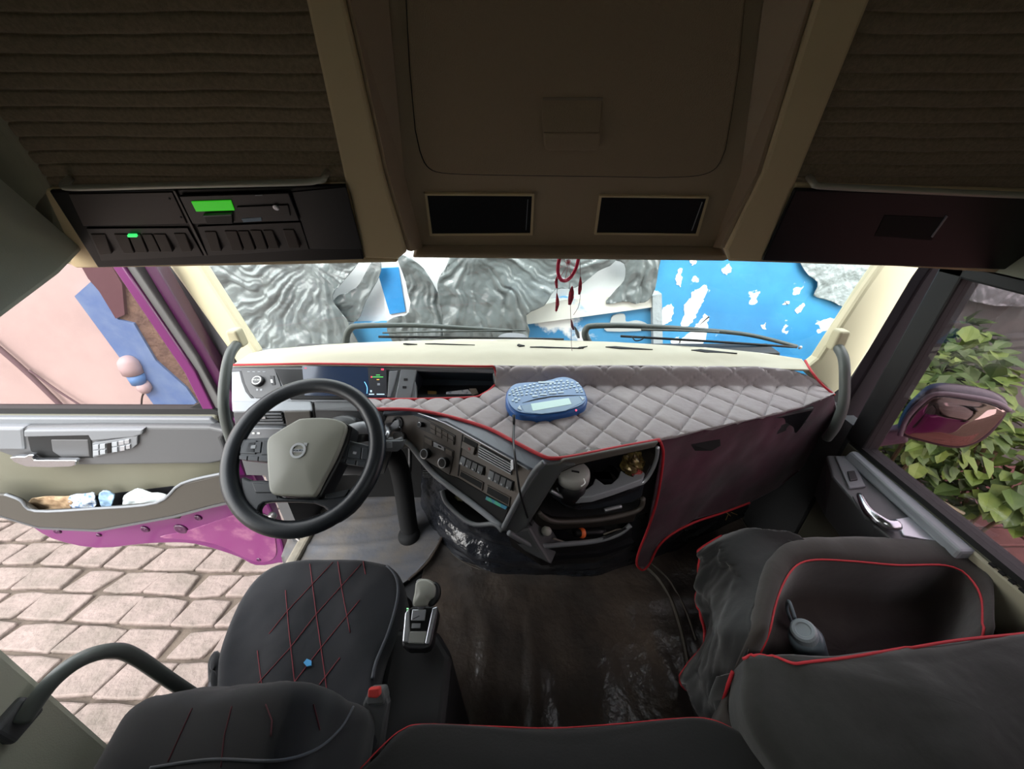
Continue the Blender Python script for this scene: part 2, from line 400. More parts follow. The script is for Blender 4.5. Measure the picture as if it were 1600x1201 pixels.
g = G(); g.tube(rim, .006, 8); g.mk('pocket_rim', mgray, bp, smooth=True)
g = G(); g.prism(DP, [(33, 779), (150, 766), (280, 750), (300, 756), (290, 800), (60, 800)], .038, .03); g.mk('pocket_lining', blackp, bp)
# black bracket near the hinge
g = G(); g.tube(cat(DP.up(.03).many([(318, 682), (338, 684), (352, 700), (350, 709), (336, 706), (318, 688)]), 3, True), .007, 8, True)
g.mk('speaker_bracket', dgray, d1, smooth=True)
g = G(); g.prism(DP, [(322, 685), (337, 687), (350, 702), (338, 704)], .04, .0); g.mk('bracket_recess', pocket, d1)
# window frame bars, seal and pane
fb = DP.up(.01)
def bar(name, a, b, wd, mat, parent, hh=.012, dd=.05, pl=None, mid=None):
    pl = pl or fb; pts = [a, b] if not mid else [a, mid, b]
    L = []; R_ = []
    for (x, y) in pts: L.append((x - wd / 2, y)); R_.append((x + wd / 2, y))
    g_ = G(); g_.prism(pl, L + R_[::-1], hh, hh - dd); return g_.mk(name, mat, parent, bevel=.005)
bar('window_frame', (178, 400), (378, 740), 17, purple, d1, mid=(300, 580))
bar('window_frame', (215, 400), (366, 648), 20, purpled, d1, hh=-.02)
bar('window_seal', (192, 400), (372, 690), 14, M('grey_rubber_seal', '#5d5c5c', .6), d1, hh=.0, mid=(300, 560))
g = G(); g.prism(fb, [(-260, 634), (335, 636), (352, 642), (352, 646), (-260, 643)], .014, -.02); g.mk('window_seal', rubber, d1)
g = G(); g.prism(fb, [(-260, 380), (164, 400), (228, 500), (290, 590), (338, 642), (-260, 640)], -.01, -.014)
g.mk('window_pane', glass('pink_tinted_glass', '#eee2e2', .8, .0, .03), d1)
g = G(); g.prism(DP, [(300, 634), (338, 641), (330, 620)], .012, -.02); g.mk('corner_seal', rubber, d1)
# check strap seen under the steering wheel
g = G(); g.tube(cat([DP.at(405, 792, .04), DP.at(430, 800, .04), Vector((-1.08, 1.2, .02))], 4), .008, 8); g.lathe(DP.at(432, 796, .03), (0, -1, 0), [(.02, 0), (.02, .02), (.012, .03)], 12)
g.mk('check_strap', M('bare_steel', '#8a8684', .4, metal=.9), d1, smooth=True)
# step and edge of the cab floor at the door opening
g = G(); g.box((-HW - .02, .42, -.05), (-HW + .03, 1.26, .05)); tag(g.mk('trim_8', M('sill_beige', '#8c8578', .6, var=(14, '#6f6a60', .4, .7)), bevel=.012), None, None, kind=S)
g = G(); g.box((-1.42, .35, -.62), (-1.12, 1.2, -.57)); g.box((-1.14, .35, -1.05), (-1.10, 1.2, -.05)); tag(g.mk('trim_9', M('step_plastic', '#26262a', .6), bevel=.01), None, None, kind=S)
# ================================================================ RIGHT DOOR, closed
d2 = thing('door_2', kind=S)
WX = HW + .02
RX = Pl((HW - .01, 0, 0), (-1, 0, 0))
g = G(); g.ext([(HW, y, z) for y, z in [(.21, -.3), (1.09, -.3), (1.09, .74), (.21, .74)]], [(HW + .05, y, z) for y, z in [(.21, -.3), (1.09, -.3), (1.09, .74), (.21, .74)]])
g.mk('door_trim', graybeige, d2, bevel=.01)
g = G(); g.ext([(HW + .05, y, z) for y, z in [(.1, -.75), (1.3, -.75), (1.3, .73), (.1, .73)]], [(HW + .075, y, z) for y, z in [(.1, -.75), (1.3, -.75), (1.3, .73), (.1, .73)]]); g.mk('door_shell', purple, d2, bevel=.01)
# frame around the window
g = G()
g.ext([(HW - .0, y, z) for y, z in [(1.03, .74), (1.10, .74), (1.10, 1.37), (1.03, 1.37)]], [(HW + .06, y, z) for y, z in [(1.03, .74), (1.10, .74), (1.10, 1.37), (1.03, 1.37)]])
g.ext([(HW + .0, y, z) for y, z in [(.21, 1.33), (1.10, 1.33), (1.10, 1.37), (.21, 1.37)]], [(HW + .06, y, z) for y, z in [(.21, 1.33), (1.10, 1.33), (1.10, 1.37), (.21, 1.37)]])
g.mk('window_frame', M('black_window_frame', '#101012', .6), d2, bevel=.006)
g = G(); g.box((HW + .02, .2, .70), (HW + .024, 1.05, 1.36)); g.mk('window_pane', glass('rose_tinted_glass', '#c9bfc3', .9, .0, .05), d2)
g = G(); g.box((HW + .0, .2, .735), (HW + .05, 1.08, .752)); g.mk('window_seal', rubber, d2)
# armrest rail with switch and silver handle; its inner edge stands 14 cm into the cab
zt = .70
ZT = Pl((0, 0, zt), (0, 0, 1))
g = G(); g.ext([(.955, .66, .70), (HW, .66, .70), (HW, 1.06, .70), (1.02, 1.06, .70), (.96, .95, .70), (.94, .75, .70)], [(1.02, .66, .50), (HW, .66, .50), (HW, 1.06, .50), (1.05, 1.06, .50), (1.02, .95, .50), (1.00, .75, .50)])
ar = g.mk('armrest', dgray, d2, bevel=.01, seg=3)
g = G(); g.ext([(1.055, .64, .735), (HW, .64, .735), (HW, 1.04, .735), (1.075, 1.04, .735)], [(1.055, .64, .70), (HW, .64, .70), (HW, 1.04, .70), (1.06, 1.04, .70)])
g.mk('window_ledge', lgray, ar, bevel=.008)
g = G(); g.prism(ZT, [(1304, 715), (1328, 714), (1352, 762), (1326, 765)], .008, -.002); swp = g.mk('switch_plate', mgray, ar, bevel=.004)
g = G(); g.prism(ZT, [(1322, 740), (1333, 739), (1338, 753), (1326, 755)], .013, .006); g.mk('window_switch', blackp, swp, bevel=.002)
g = G(); g.prism(ZT, [(1332, 776), (1378, 771), (1410, 810), (1386, 828), (1352, 812)], .003, -.001); g.mk('handle_recess', dgray, ar)
hp = ZT.many(dcat([(1338, 780), (1352, 806), (1378, 826), (1396, 828)], 5), .02)
g = G(); g.tube(hp, .012, 10, rs=[.008 + .008 * min(i / 8, 1) for i in range(len(hp))]); g.mk('door_handle', chrome, ar, smooth=True)
g = G(); g.prism(ZT, [(1398, 812), (1440, 806), (1478, 850), (1410, 838)], .006, -.002); g.mk('armrest_pad', silver, ar, bevel=.003)
hp = ZT.many(dcat([(1326, 704), (1360, 745), (1420, 806)], 6), .012)
g = G(); g.tube(hp, .006, 8); g.mk('silver_bead', silver, ar, smooth=True)
g = G(); g.box((1.088, .21, .60), (HW, .655, .733)); rl = g.mk('rear_ledge', M('pale_ledge', '#a39d88', .6), d2, bevel=.01)
for k in range(9):
    g = G(); g.box((1.090, .42 + k * .022, .732), (1.097, .432 + k * .022, .737)); g.mk('ledge_mark', rubber, rl)
g = G(); g.box((-HW, 1.55, .45), (HW, 1.66, .868)); tag(g.mk('trim_11', M('scuttle_panel', '#2b2b2d', .6), bevel=.01), None, None, kind=S)
# ================================================================ OVERHEAD
OH = P3((0, .95, 1.40), (1, .95, 1.40), (0, .73, 1.80))
OC = Pl(OH.p - OH.n * .05, OH.n)
oc = thing('overhead_console', 'dark beige central overhead locker with drop-down door between two lighter strips', 'overhead cabinet')
g = G()
cen = [(600, -260), (545, -40), (592, 200), (625, 300), (652, 384), (1128, 386), (1160, 300), (1200, 200), (1255, -40), (1240, -260)]
g.prism(OC, cen, 0, -.04); cb = g.mk('centre_panel', M('brown_grey_overhead', '#a08c74', .75, bump=(500, .35, .002)), oc, bevel=.004)
# side ribs (prisms standing off the recessed centre)
cl = M('pale_beige_strip', '#c9b48f', .65, bump=(700, .15, .001))  # the strips' own paler beige
def rib(name, pts, mat, h=0.007, dd=.09, bev=.006):
    g_ = G(); g_.prism(OH, pts, h, h - dd); return g_.mk(name, mat, oc, bevel=bev)
rib('side_strip', [(430, -160), (508, -160), (540, 0), (600, 270), (636, 392), (622, 403), (570, 401), (548, 300), (541, 285), (480, 0)], cl)
rib('side_strip', [(1428, -160), (1328, -160), (1272, 0), (1190, 270), (1132, 388), (1137, 404), (1190, 404), (1236, 292), (1241, 285), (1356, 0)], cl)
def slope(name, a, b):   # sloped side between strip edge (front) and recessed centre
    g_ = G(); A = OH.many(a, -.002); B = OC.many(b, .0); n = len(a)
    g_.add(A + B, [(i, i + 1, n + i + 1, n + i) for i in range(n - 1)]); return g_.mk(name, M('brown_grey_overhead'), oc, solid=.01, smooth=False)
slope('strip_side', [(508, -160), (540, 0), (600, 270), (636, 392)], [(590, -160), (600, 0), (625, 270), (655, 386)])
slope('strip_side', [(1328, -160), (1272, 0), (1190, 270), (1132, 388)], [(1250, -160), (1200, 0), (1165, 270), (1120, 386)])
# drop-down door with rounded lower corners and a latch
dpts = [(628, -250), (636, 0), (641, 100), (650, 200)] + dcat([(657, 232), (668, 256), (692, 267), (760, 270)], 4) + dcat([(1030, 274), (1090, 271), (1118, 258), (1132, 230)], 4) + [(1141, 180), (1153, 100), (1162, 0), (1166, -250)]
g = G(); g.prism(OC, [((x - 895) * 1.008 + 895, (y - 0) * 1.012) for x, y in dpts], .001, -.001); g.mk('door_gap', pocket, oc)
g = G(); g.prism(OC, dpts, .010, -.002); ld = g.mk('locker_door', M('dark_overhead_door', '#96826a', .8, bump=(420, .5, .003)), oc, bevel=.005, seg=3)
OD = OC.up(.010)
g = G(); g.prism(OD, [(848, 152), (942, 152), (936, 198), (848, 198)], .001, -.03)
g.mk('latch_recess', M('latch_shadow_brown', '#857866', .8), ld)
g = G(); g.prism(OD, dcat([(848, 202), (934, 202), (938, 204), (935, 226), (930, 231), (856, 231), (850, 226)], 1, True), .012, -.002); g.mk('latch', M('dark_overhead_door'), ld, bevel=.004, seg=3)
A_ = OD.many([(845, 152), (942, 152), (936, 202), (848, 202)], 0); 
g = G(); g.ext([A_[0], A_[1], A_[2] + OD.n * .012, A_[3] + OD.n * .012], [q - OD.n * .004 for q in A_]); g.mk('latch_flap', M('dark_overhead_door'), ld, bevel=.003)
# two open pockets
for (a, b) in [([(664, 300), (835, 301), (832, 365), (672, 366)], 0), ([(936, 303), (1107, 305), (1090, 366), (928, 364)], 1)]:
    g = G(); cx = sum(p[0] for p in a) / 4; cy = sum(p[1] for p in a) / 4
    ins = [((x - cx) * .955 + cx, (y - cy) * .91 + cy) for x, y in a]
    O_ = OC.many(a, .006); I_ = OC.many(ins, .006); I2 = OC.many(ins, -.03); O2 = OC.many(a, -.001)
    v = O_ + I_ + I2 + O2; f = [(i, (i + 1) % 4, 4 + (i + 1) % 4, 4 + i) for i in range(4)] + [(4 + i, 4 + (i + 1) % 4, 8 + (i + 1) % 4, 8 + i) for i in range(4)] + [(i, (i + 1) % 4, 12 + (i + 1) % 4, 12 + i) for i in range(4)]
    g.add(v, f); p_ = g.mk('storage_pocket', cl, oc)
    g = G(); g.prism(OC, ins, .0035, .001); g.mk('pocket_lining', M('dark_pocket_liner', '#07080b', .35), p_)
    g = G(); x1, y1 = ins[1]; x2, y2 = ins[2]; g.prism(OC, [(x1 - 7, y1 + 6), (x1 - 6, y1 + 6), (x2 - 6, y2 - 5), (x2 - 7, y2 - 5)], .006, .003); g.mk('pocket_edge', lgray, p_)
# lower lips under the centre
g = G(); g.prism(OC, [(652, 384), (1128, 386), (1136, 393), (1125, 396), (646, 391)], .03, -.05); g.mk('lower_lip', M('brown_grey_overhead'), oc, bevel=.006)
# ---- side bays
ribm = M('ribbed_brown_fabric', '#877760', .95, sheen=.2, bump=(700, .5, .002), var=(160, '#74654f', .35, .65))
def bay(name, label, fab, rail, lip, flip):
    t = thing(name, label, 'overhead cabinet')
    # ribbed fabric: ribs are real waves in the surface
    A, B, C, D = OH.at(*fab[0]), OH.at(*fab[1]), OH.at(*fab[2]), OH.at(*fab[3])  # top-left, top-right, bottom-right, bottom-left
    def fn(u, v):
        p = A.lerp(B, u).lerp(D.lerp(C, u), v)
        ph = p.z / .021 + .12 * fbm(p.x * 4, p.z * 3, 5); r = ph - math.floor(ph)
        hgt = .0035 * (1 - abs(2 * r - 1) ** 6) + .0012 * fbm(p.x * 16, p.z * 30, 1)
        return p + OH.n * (hgt - .004)
    g_ = G(); g_.grid(fn, 60, 300); g_.mk('ribbed_fabric', ribm, t, smooth=True)
    g_ = G(); g_.ext([A - OH.n * .01, B - OH.n * .01, C - OH.n * .01, D - OH.n * .01], [q - OH.n * .04 for q in (A, B, C, D)]); g_.mk('backing_panel', beige, t)
    g_ = G(); g_.prism(OH, lip, .004, -.05); g_.mk('lower_trim', cl, t, bevel=.006)
    rp = cat(OH.many(rail, .03), 6); n_ = len(rp); rp[0] = OH.at(*rail[0], .004); rp[-1] = OH.at(*rail[-1], .004)
    g_ = G(); g_.tube(rp, .006, 10); g_.mk('retaining_rail', M('brushed_rail', '#a8a598', .4, metal=.3), t, smooth=True)
    return t
lb = bay('overhead_bay', 'left overhead bay with ribbed brown fabric, above the green display unit', [(-330, -180), (440, -180), (541, 285), (60, 296)],
         [(112, 276), (135, 279), (300, 275), (470, 271), (500, 268), (512, 266)], [(70, 292), (541, 284), (570, 402), (622, 403), (622, 409), (380, 414), (120, 418), (90, 398), (40, 330)], 0)
rb = bay('overhead_bay', 'right overhead bay with ribbed brown fabric, above the plain black box', [(1392, -180), (1900, -180), (1680, 296), (1241, 285)],
         [(1262, 274), (1282, 277), (1400, 283), (1560, 290), (1690, 294)], [(1241, 284), (1700, 298), (1700, 440), (1600, 428), (1400, 415), (1137, 407), (1137, 402), (1190, 404)], 1)
# ---- side cheek left of the left bay
g = G(); g.prism(OH, [(-200, -180), (-60, -180), (0, 170), (88, 292), (135, 400), (128, 420), (60, 405), (-200, 380)], .004, -.05)
g.mk('side_cheek', M('grey_olive_cheek', '#8f8b78', .8, bump=(500, .3, .002)), lb, bevel=.02, seg=3)
# ---- black instrument box, left
ib = thing('overhead_switch_box', 'black overhead box with a green display and rows of rocker switches', 'switch panel')
g = G(); g.prism(OH, [(82, 293), (541, 284), (570, 400), (157, 413)], .012, .003); bx = g.mk('housing', blackg, ib, bevel=.003)
OB = OH.up(.012)
def tile(name, pts, mat, par, h=.003, bev=.0012, pl=None, d=.002):
    g_ = G(); g_.prism(pl or OB, pts, h, -d); return g_.mk(name, mat, par, bevel=bev)
brown = M('brown_black_plastic', '#3e3431', .5, bump=(900, .2, .0006))
tile('blank_panel', [(108, 302), (270, 299), (293, 348), (131, 352)], brown, ib)
for x, y in [(266, 309), (284, 338)]:
    g = G(); g.cyl(OB.at(x, y, .003), OB.n, .002, .0015, 10); g.mk('screw', blackg, ib)
def bank(frame, keys):
    fr = tile('switch_frame', frame, M('switch_frame_black', '#1c1819', .45), ib, .004)
    for i, k in enumerate(keys):
        a, b, c, d_ = k; lo = OB.many(k, .001); hh = [.006, .006, .013, .013]
        g_ = G(); g_.ext(lo, [OB.at(x, y, h_) for (x, y), h_ in zip(k, hh)]); s_ = g_.mk('rocker_switch', brown, fr, bevel=.0012)
    return fr
f1 = bank([(136, 355), (294, 354), (319, 398), (160, 406)], [
    [(144, 363), (166, 363), (179, 391), (161, 393)], [(180, 363), (200, 363), (214, 390), (198, 390)], [(202, 363), (221, 363), (235, 389), (217, 389)],
    [(223, 363), (239, 363), (255, 388), (238, 388)], [(241, 363), (260, 363), (274, 388), (257, 388)], [(273, 362), (291, 362), (303, 387), (288, 388)]])
g = G(); g.prism(OB, [(203, 362), (216, 362), (218, 365), (204, 365)], .012, .006); g.mk('green_lamp', M('green_lamp', '#38d86a', .4, emit=.5), f1)
f2 = bank([(309, 352), (470, 345), (484, 388), (326, 398)], [
    [(321, 359), (339, 359), (349, 387), (333, 387)], [(352, 358), (371, 358), (383, 386), (366, 386)], [(373, 358), (389, 358), (402, 385), (386, 385)],
    [(392, 357), (409, 357), (421, 384), (405, 384)], [(412, 357), (427, 357), (439, 383), (424, 383)], [(443, 356), (460, 356), (471, 382), (454, 382)]])
g = G(); g.prism(OB, [(272, 296), (275, 296), (325, 397), (321, 397)], .005, 0); g.mk('divider', M('divider_grey', '#4a4644', .4), ib)
tile('speaker_blank', [(456, 299), (541, 291), (566, 388), (484, 388)], M('blank_black', '#131316', .35), ib, .002)
tg = thing('tachograph', 'black recorder with lit green display set in the overhead switch box', 'recorder')
b_ = tile('housing', [(282, 304), (452, 299), (469, 342), (303, 347)], M('recorder_black', '#221d1f', .4), tg, .006, pl=OB.up(.002), d=0)
tile('display', [(301, 311), (363, 309), (369, 325), (309, 327)], M('green_display', '#2fae1e', .3, emit=.3), tg, .0085, pl=OB.up(.002), d=-.006)
tile('paper_slot', [(322, 333), (366, 331), (367, 344), (327, 345)], blackg, tg, .012, pl=OB.up(.002), d=-.006)
tile('slot_lever', [(321, 330), (365, 328), (366, 331), (322, 333)], mgray, tg, .014, pl=OB.up(.002), d=-.006)
tile('card_tray', [(372, 319), (452, 316), (456, 333), (378, 337)], M('recorder_tray', '#221d1e', .4), tg, .009, pl=OB.up(.002), d=-.006)
lbm = tile('rating_label', [(379, 338), (410, 336), (411, 342), (382, 344)], M('pale_blue_label', '#7d96ac', .5), tg, .0075, pl=OB.up(.002), d=-.006)
g = G(); g.lathe(OB.at(434, 319, .011), OB.n, [(.0, 0), (.006, 0), (.006, .001), (.003, .0015)], 14); g.mk('card_button', silver, tg)
g = G(); g.prism(OB, [(401, 300.5), (412, 300), (412, 301.3), (401, 301.8)], .009, .0075); g.mk('marking', lgray, tg)
# ---- plain black box, right
rbx = thing('overhead_blank_box', 'plain black glossy overhead box with a recessed pull, right side', 'overhead cabinet')
g = G(); g.prism(OH, [(1239, 290), (1700, 304), (1690, 424), (1578, 417), (1188, 403)], .012, .003); g.mk('housing', blackg, rbx, bevel=.004)
g = G(); g.prism(OB, [(1382, 336), (1478, 340), (1455, 375), (1366, 368)], .001, -.002); g.mk('pull_recess', pocket, rbx)
g = G(); g.prism(OB, [(1478, 336), (1480, 337), (1456, 370), (1454, 369)], .003, .0); g.mk('pull_edge', lgray, rbx)
# ================================================================ OUTSIDE
GZ = -1.05
g = G(); g.box((-40, -40, GZ - .1), (40, 40, GZ)); tag(g.mk('ground', M('mortar_earth', '#5e5248', .95, var=(6, '#483e36', .35, .7), bump=(60, .5, .01))), None, None, kind=S)
def paving(name, x0, x1, y0, y1, sx_, sy_, gap, jit, h, mat, shear=.25):
    g_ = G(); random.seed(3); rows = int((y1 - y0) / sy_)
    bounds = [[(y0 + r * sy_ + random.uniform(-1, 1) * jit * .4) for r in range(rows + 1)]][0]
    def wob(x, r): return bounds[r] + .03 * math.sin(x * 1.7 + r * .13) + .012 * fbm(x * 2, r * .7)
    for r in range(rows):
        x = x0 - random.uniform(0, sx_)
        while x < x1:
            wd = sx_ * random.uniform(.72, 1.25); a = x + gap; b = x + wd - gap; j = lambda: random.uniform(-jit, jit)
            sh = sy_ * shear * random.uniform(.2, 1.6)
            q = [(a + j()*.6, wob(a, r) + gap * .7 + abs(j())*.4), ((a + b) / 2 + j(), wob((a+b)/2, r) + gap * .7 + j()*.15), (b + j()*.6, wob(b, r) + gap * .7 + abs(j())*.4),
                 (b + sh, wob(b, r + 1) - gap * .7 - abs(j())*.4), ((a + b) / 2 + sh + j(), wob((a+b)/2, r+1) - gap * .7), (a + sh + j()*.5, wob(a, r + 1) - gap * .7 - abs(j())*.4)]
            hh = h * random.uniform(.7, 1.15); tx, ty = random.uniform(-.012, .012), random.uniform(-.012, .012)
            cx = sum(p[0] for p in q) / 6; cy = sum(p[1] for p in q) / 6
            g_.ext([(px_, py_, GZ - .03) for px_, py_ in q], [(px_, py_, GZ + hh + (px_ - cx) * tx * 3 + (py_ - cy) * ty * 3) for px_, py_ in q])
            x += wd
    o = g_.mk(name, mat, bevel=gap * .9, seg=2); return tag(o, None, None, kind=S)
paving('ground', -5.2, -1.16, -1.2, 3.2, .33, .20, .013, .034, .03, M('pale_cobble', '#80706a', .8, var=(5, '#61574f', .3, .72), bump=(22, .8, .02)))
paving('ground', 1.2, 7.5, -.5, 5.2, .34, .19, .009, .008, .02, M('red_paver', '#7c544d', .85, var=(4, '#5e3f3a', .3, .72), bump=(30, .5, .01)), 0)
# boundary wall facing the windscreen
def chipped(name, base, patch, lo, hi, sc=2.2):
    m = bpy.data.materials.new(name); m.use_nodes = True; t = m.node_tree; b = t.nodes['Principled BSDF']; b.inputs['Roughness'].default_value = .55
    c_ = t.nodes.new('ShaderNodeTexCoord'); n = t.nodes.new('ShaderNodeTexNoise'); n.inputs['Scale'].default_value = sc; n.inputs['Detail'].default_value = 8; n.inputs['Roughness'].default_value = .55
    r = t.nodes.new('ShaderNodeValToRGB'); r.color_ramp.interpolation = 'LINEAR'
    r.color_ramp.elements[0].position = lo; r.color_ramp.elements[1].position = hi; r.color_ramp.elements[0].color = (0, 0, 0, 1); r.color_ramp.elements[1].color = (1, 1, 1, 1)
    n2 = t.nodes.new('ShaderNodeTexNoise'); n2.inputs['Scale'].default_value = 1.3; n2.inputs['Detail'].default_value = 5
    r2 = t.nodes.new('ShaderNodeValToRGB'); r2.color_ramp.elements[0].color = lin(base[0]); r2.color_ramp.elements[1].color = lin(base[1])
    r2.color_ramp.elements[0].position = .35; r2.color_ramp.elements[1].position = .65
    mx = t.nodes.new('ShaderNodeMix'); mx.data_type = 'RGBA'; mx.inputs[7].default_value = lin(patch)
    bp = t.nodes.new('ShaderNodeBump'); bp.inputs['Strength'].default_value = .4; bp.inputs['Distance'].default_value = .02
    L = t.links.new
    L(c_.outputs['Object'], n.inputs['Vector']); L(c_.outputs['Object'], n2.inputs['Vector']); L(n.outputs['Fac'], r.inputs[0]); L(n2.outputs['Fac'], r2.inputs[0])
    L(r.outputs[0], mx.inputs[0]); L(r2.outputs[0], mx.inputs[6]); L(mx.outputs[2], b.inputs['Base Color']); L(n.outputs['Fac'], bp.inputs['Height']); L(bp.outputs[0], b.inputs['Normal'])
    return m
blue = chipped('chipped_blue_paint', ('#23699e', '#3a90bd'), '#e6e6e2', .63, .645, 3.4)
blue2 = chipped('worn_blue_paint', ('#2f78a8', '#428fba'), '#dcdedb', .56, .62, 3.0)
plaster = M('white_wall_plaster', '#e2e4e4', .8, bump=(12, .4, .01), var=(2.5, '#c9cdcd', .4, .75))
BY = 3.0; BP = Pl((0, BY, 0), (0, -1, 0))
g = G(); g.box((-2.7, BY, GZ), (8.0, BY + .2, 2.3)); tag(g.mk('wall_street_front', plaster), None, None, kind=S)
g = G(); g.box((.86, BY - .03, GZ), (2.95, BY, 2.3)); tag(g.mk('wall_street_blue', blue), None, None, kind=S)
g = G(); g.box((2.95, BY - .06, GZ), (9.0, BY, 2.3)); tag(g.mk('wall_street_dark', M('dark_grey_wall', '#4a4c48', .85, var=(2, '#6d6a64', .4, .7))), None, None, kind=S)  # grey darkened in the colour for the reflection in the right door window
# patches where paint and plaster came off
g = G()
for k, c_ in enumerate([[(1092, 450), (1105, 446), (1098, 470), (1088, 492), (1078, 505), (1064, 512), (1070, 480), (1078, 462)], [(1060, 420), (1066, 424), (1064, 446), (1056, 440)],
           [(1080, 394), (1088, 402), (1084, 414), (1076, 408)], [(1100, 492), (1108, 500), (1096, 540), (1060, 536), (1082, 515)], [(1135, 412), (1144, 420), (1136, 430), (1128, 422)],
           [(1246, 478), (1258, 474), (1252, 486), (1244, 488)], [(1036, 480), (1051, 478), (1050, 500), (1034, 505)], [(1050, 530), (1062, 526), (1060, 538), (1048, 540)], [(1225, 470), (1232, 470), (1230, 476), (1223, 476)], [(1192, 505), (1197, 505), (1196, 513), (1190, 511)]]):
    P_ = dcat(c_, 9, True); P_ = [(x + 4.2 * fbm(x * .16, y * .16, k), y + 4.2 * fbm(x * .16, y * .16, k + 9)) for x, y in P_]
    g.prism(Pl((0, BY - .03, 0), (0, -1, 0)), P_, .004, -.002)
tag(g.mk('wall_bare_patch', plaster), None, None, kind=S)
# white weathered ledge and blue plinth below it
g = G(); g.prism(BP, [(690, 500), (820, 476), (880, 462), (1012, 452), (1022, 452), (1024, 472), (880, 492), (820, 500), (690, 520)], .10, -.02); tag(g.mk('wall_ledge', chipped('weathered_ledge', ('#cfd3cc', '#e4e2d4'), '#5fa6d2', .55, .62, 4)), None, None, kind=S)
g = G(); g.prism(BP, [(555, 502), (820, 496), (1024, 468), (1032, 640), (540, 640)], .06, -.02); tag(g.mk('wall_plinth', blue2), None, None, kind=S)
g = G(); g.prism(BP, [(1012, 455), (1026, 452), (1030, 600), (1016, 600)], .12, -.02); tag(g.mk('wall_pipe_casing', M('grey_concrete', '#9aa3a6', .9, bump=(30, .6, .01))), None, None, kind=S)
g = G(); g.prism(BP, dcat([(950, 500), (955, 488), (972, 486), (975, 498), (990, 496), (1005, 500), (1010, 510), (945, 512)], 3, True), .075, .05); tag(g.mk('wall_bare_patch', M('grey_plaster', '#a9afae', .9)), None, None, kind=S)
g = G(); g.prism(BP, [(594, 400), (642, 400), (648, 488), (608, 494)], .06, -.02)
tag(g.mk('wall_pillar', plaster), None, None, kind=S)
g = G(); g.prism(BP, [(593, 416), (626, 414), (637, 482), (613, 486)], .075, .05); tag(g.mk('wall_pillar', M('bright_blue_paint', '#2a7db8', .5, var=(8, '#338ac4', .3, .7), bump=(20, .3, .01))), None, None, kind=S)
# black plastic sheets hung over the wall; sky sheen and haze put into their grey
tarpm = M('sheen_grey_plastic', '#6c7474', .22, bump=(18, .5, .012), spec=.8)
def tarp(label, px, anchor, fan, Y, amp=.05, seed=0, kf=9.0, mat=None, step=.012):
    pl = Pl((0, Y, 0), (0, -1, 0)); A_ = pl.at(*anchor)
    def off(a, b, p):
        dx, dz = p.x - A_.x, p.z - A_.z; r = math.hypot(dx, dz); an = math.atan2(dz, dx)
        wx, wz = .22 * fbm(p.x * 1.6, p.z * 1.6, seed + 20), .22 * fbm(p.x * 1.6, p.z * 1.6, seed + 30)
        an2 = an + 1.3 * wx / (r + .25)
        F1 = lambda a_, b_, c_: noise.voronoi(Vector((a_, b_, c_)))[0][0]
        gath = F1(an2 * kf * .8, r * 1.1, seed + 3.1) * min(r * 3, 1)
        gath2 = F1(an2 * kf * 2.2, r * 2.2, seed + 5.1) * min(r * 3, 1)
        fac = F1((p.x + wx) * 3.4, (p.z + wz) * 3.4, seed + 7.3); fac2 = F1((p.x + wz) * 9, (p.z + wx) * 8, seed + 9.1)
        broad = noise.noise(Vector((p.x * 2.2, p.z * 2.2, seed + 11)))
        return amp * (.6 * broad - .75 * gath - .32 * gath2 - .7 * fac - .3 * fac2 + 1.0)
    s_ = Sheet2(pl, dcat(px, 3, True), step, off)
    o = mk('plastic_sheet', s_.v, s_.f, mat or tarpm, smooth=True, solid=.003, recalc=False); return tag(o, label, 'plastic sheet', 'black plastic sheets on the wall')
tarp('large grey-shining plastic sheet gathered in folds on the wall, left third of the windscreen', [(222, 385), (560, 385), (568, 398), (545, 430), (520, 462), (530, 485), (548, 510), (556, 580), (430, 650), (385, 600), (330, 522), (262, 440)], (480, 405), 3.4, 2.80, .07, 1)
tarp('narrow twisted strand of plastic sheet just left of the blue pillar', [(586, 402), (596, 410), (594, 430), (572, 470), (556, 503), (532, 500), (518, 478), (528, 462), (556, 450), (572, 425)], (592, 402), 6, 2.86, .05, 2)
tarp('bell-shaped plastic sheet just right of the blue pillar', [(624, 396), (648, 404), (670, 428), (686, 462), (698, 500), (694, 545), (625, 545), (606, 500), (640, 486), (634, 440)], (632, 404), 5, 2.84, .07, 3)
tarp('wide crumpled plastic sheet behind the dream catcher', [(730, 375), (706, 395), (698, 415), (684, 442), (690, 490), (700, 545), (770, 540), (826, 528), (822, 492), (850, 476), (868, 452), (900, 450), (935, 425), (960, 410), (960, 370)], (745, 385), 4, 2.80, .06, 4)
tarp('hanging plastic sheet ending against the blue wall, right of the dream catcher', [(915, 370), (1028, 370), (1027, 420), (1018, 462), (1000, 474), (975, 472), (948, 476), (958, 460), (976, 440), (975, 412), (950, 406), (915, 412)], (1000, 375), 5, 2.86, .06, 5)
tarp('pale plastic sheet on the blue wall in the upper right windscreen corner', [(1262, 390), (1440, 390), (1420, 440), (1372, 476), (1345, 468), (1322, 480), (1298, 470), (1272, 462), (1276, 440), (1258, 424)], (1310, 400), 4, 2.93, .04, 6, mat=M('hazy_plastic_sheet', '#8d9596', .4, bump=(14, .8, .03)))
tarp('plastic sheet seen through the top of the right door window', [(1480, 415), (1680, 415), (1680, 470), (1580, 480), (1490, 460)], (1500, 400), 4, 2.86, .05, 7)
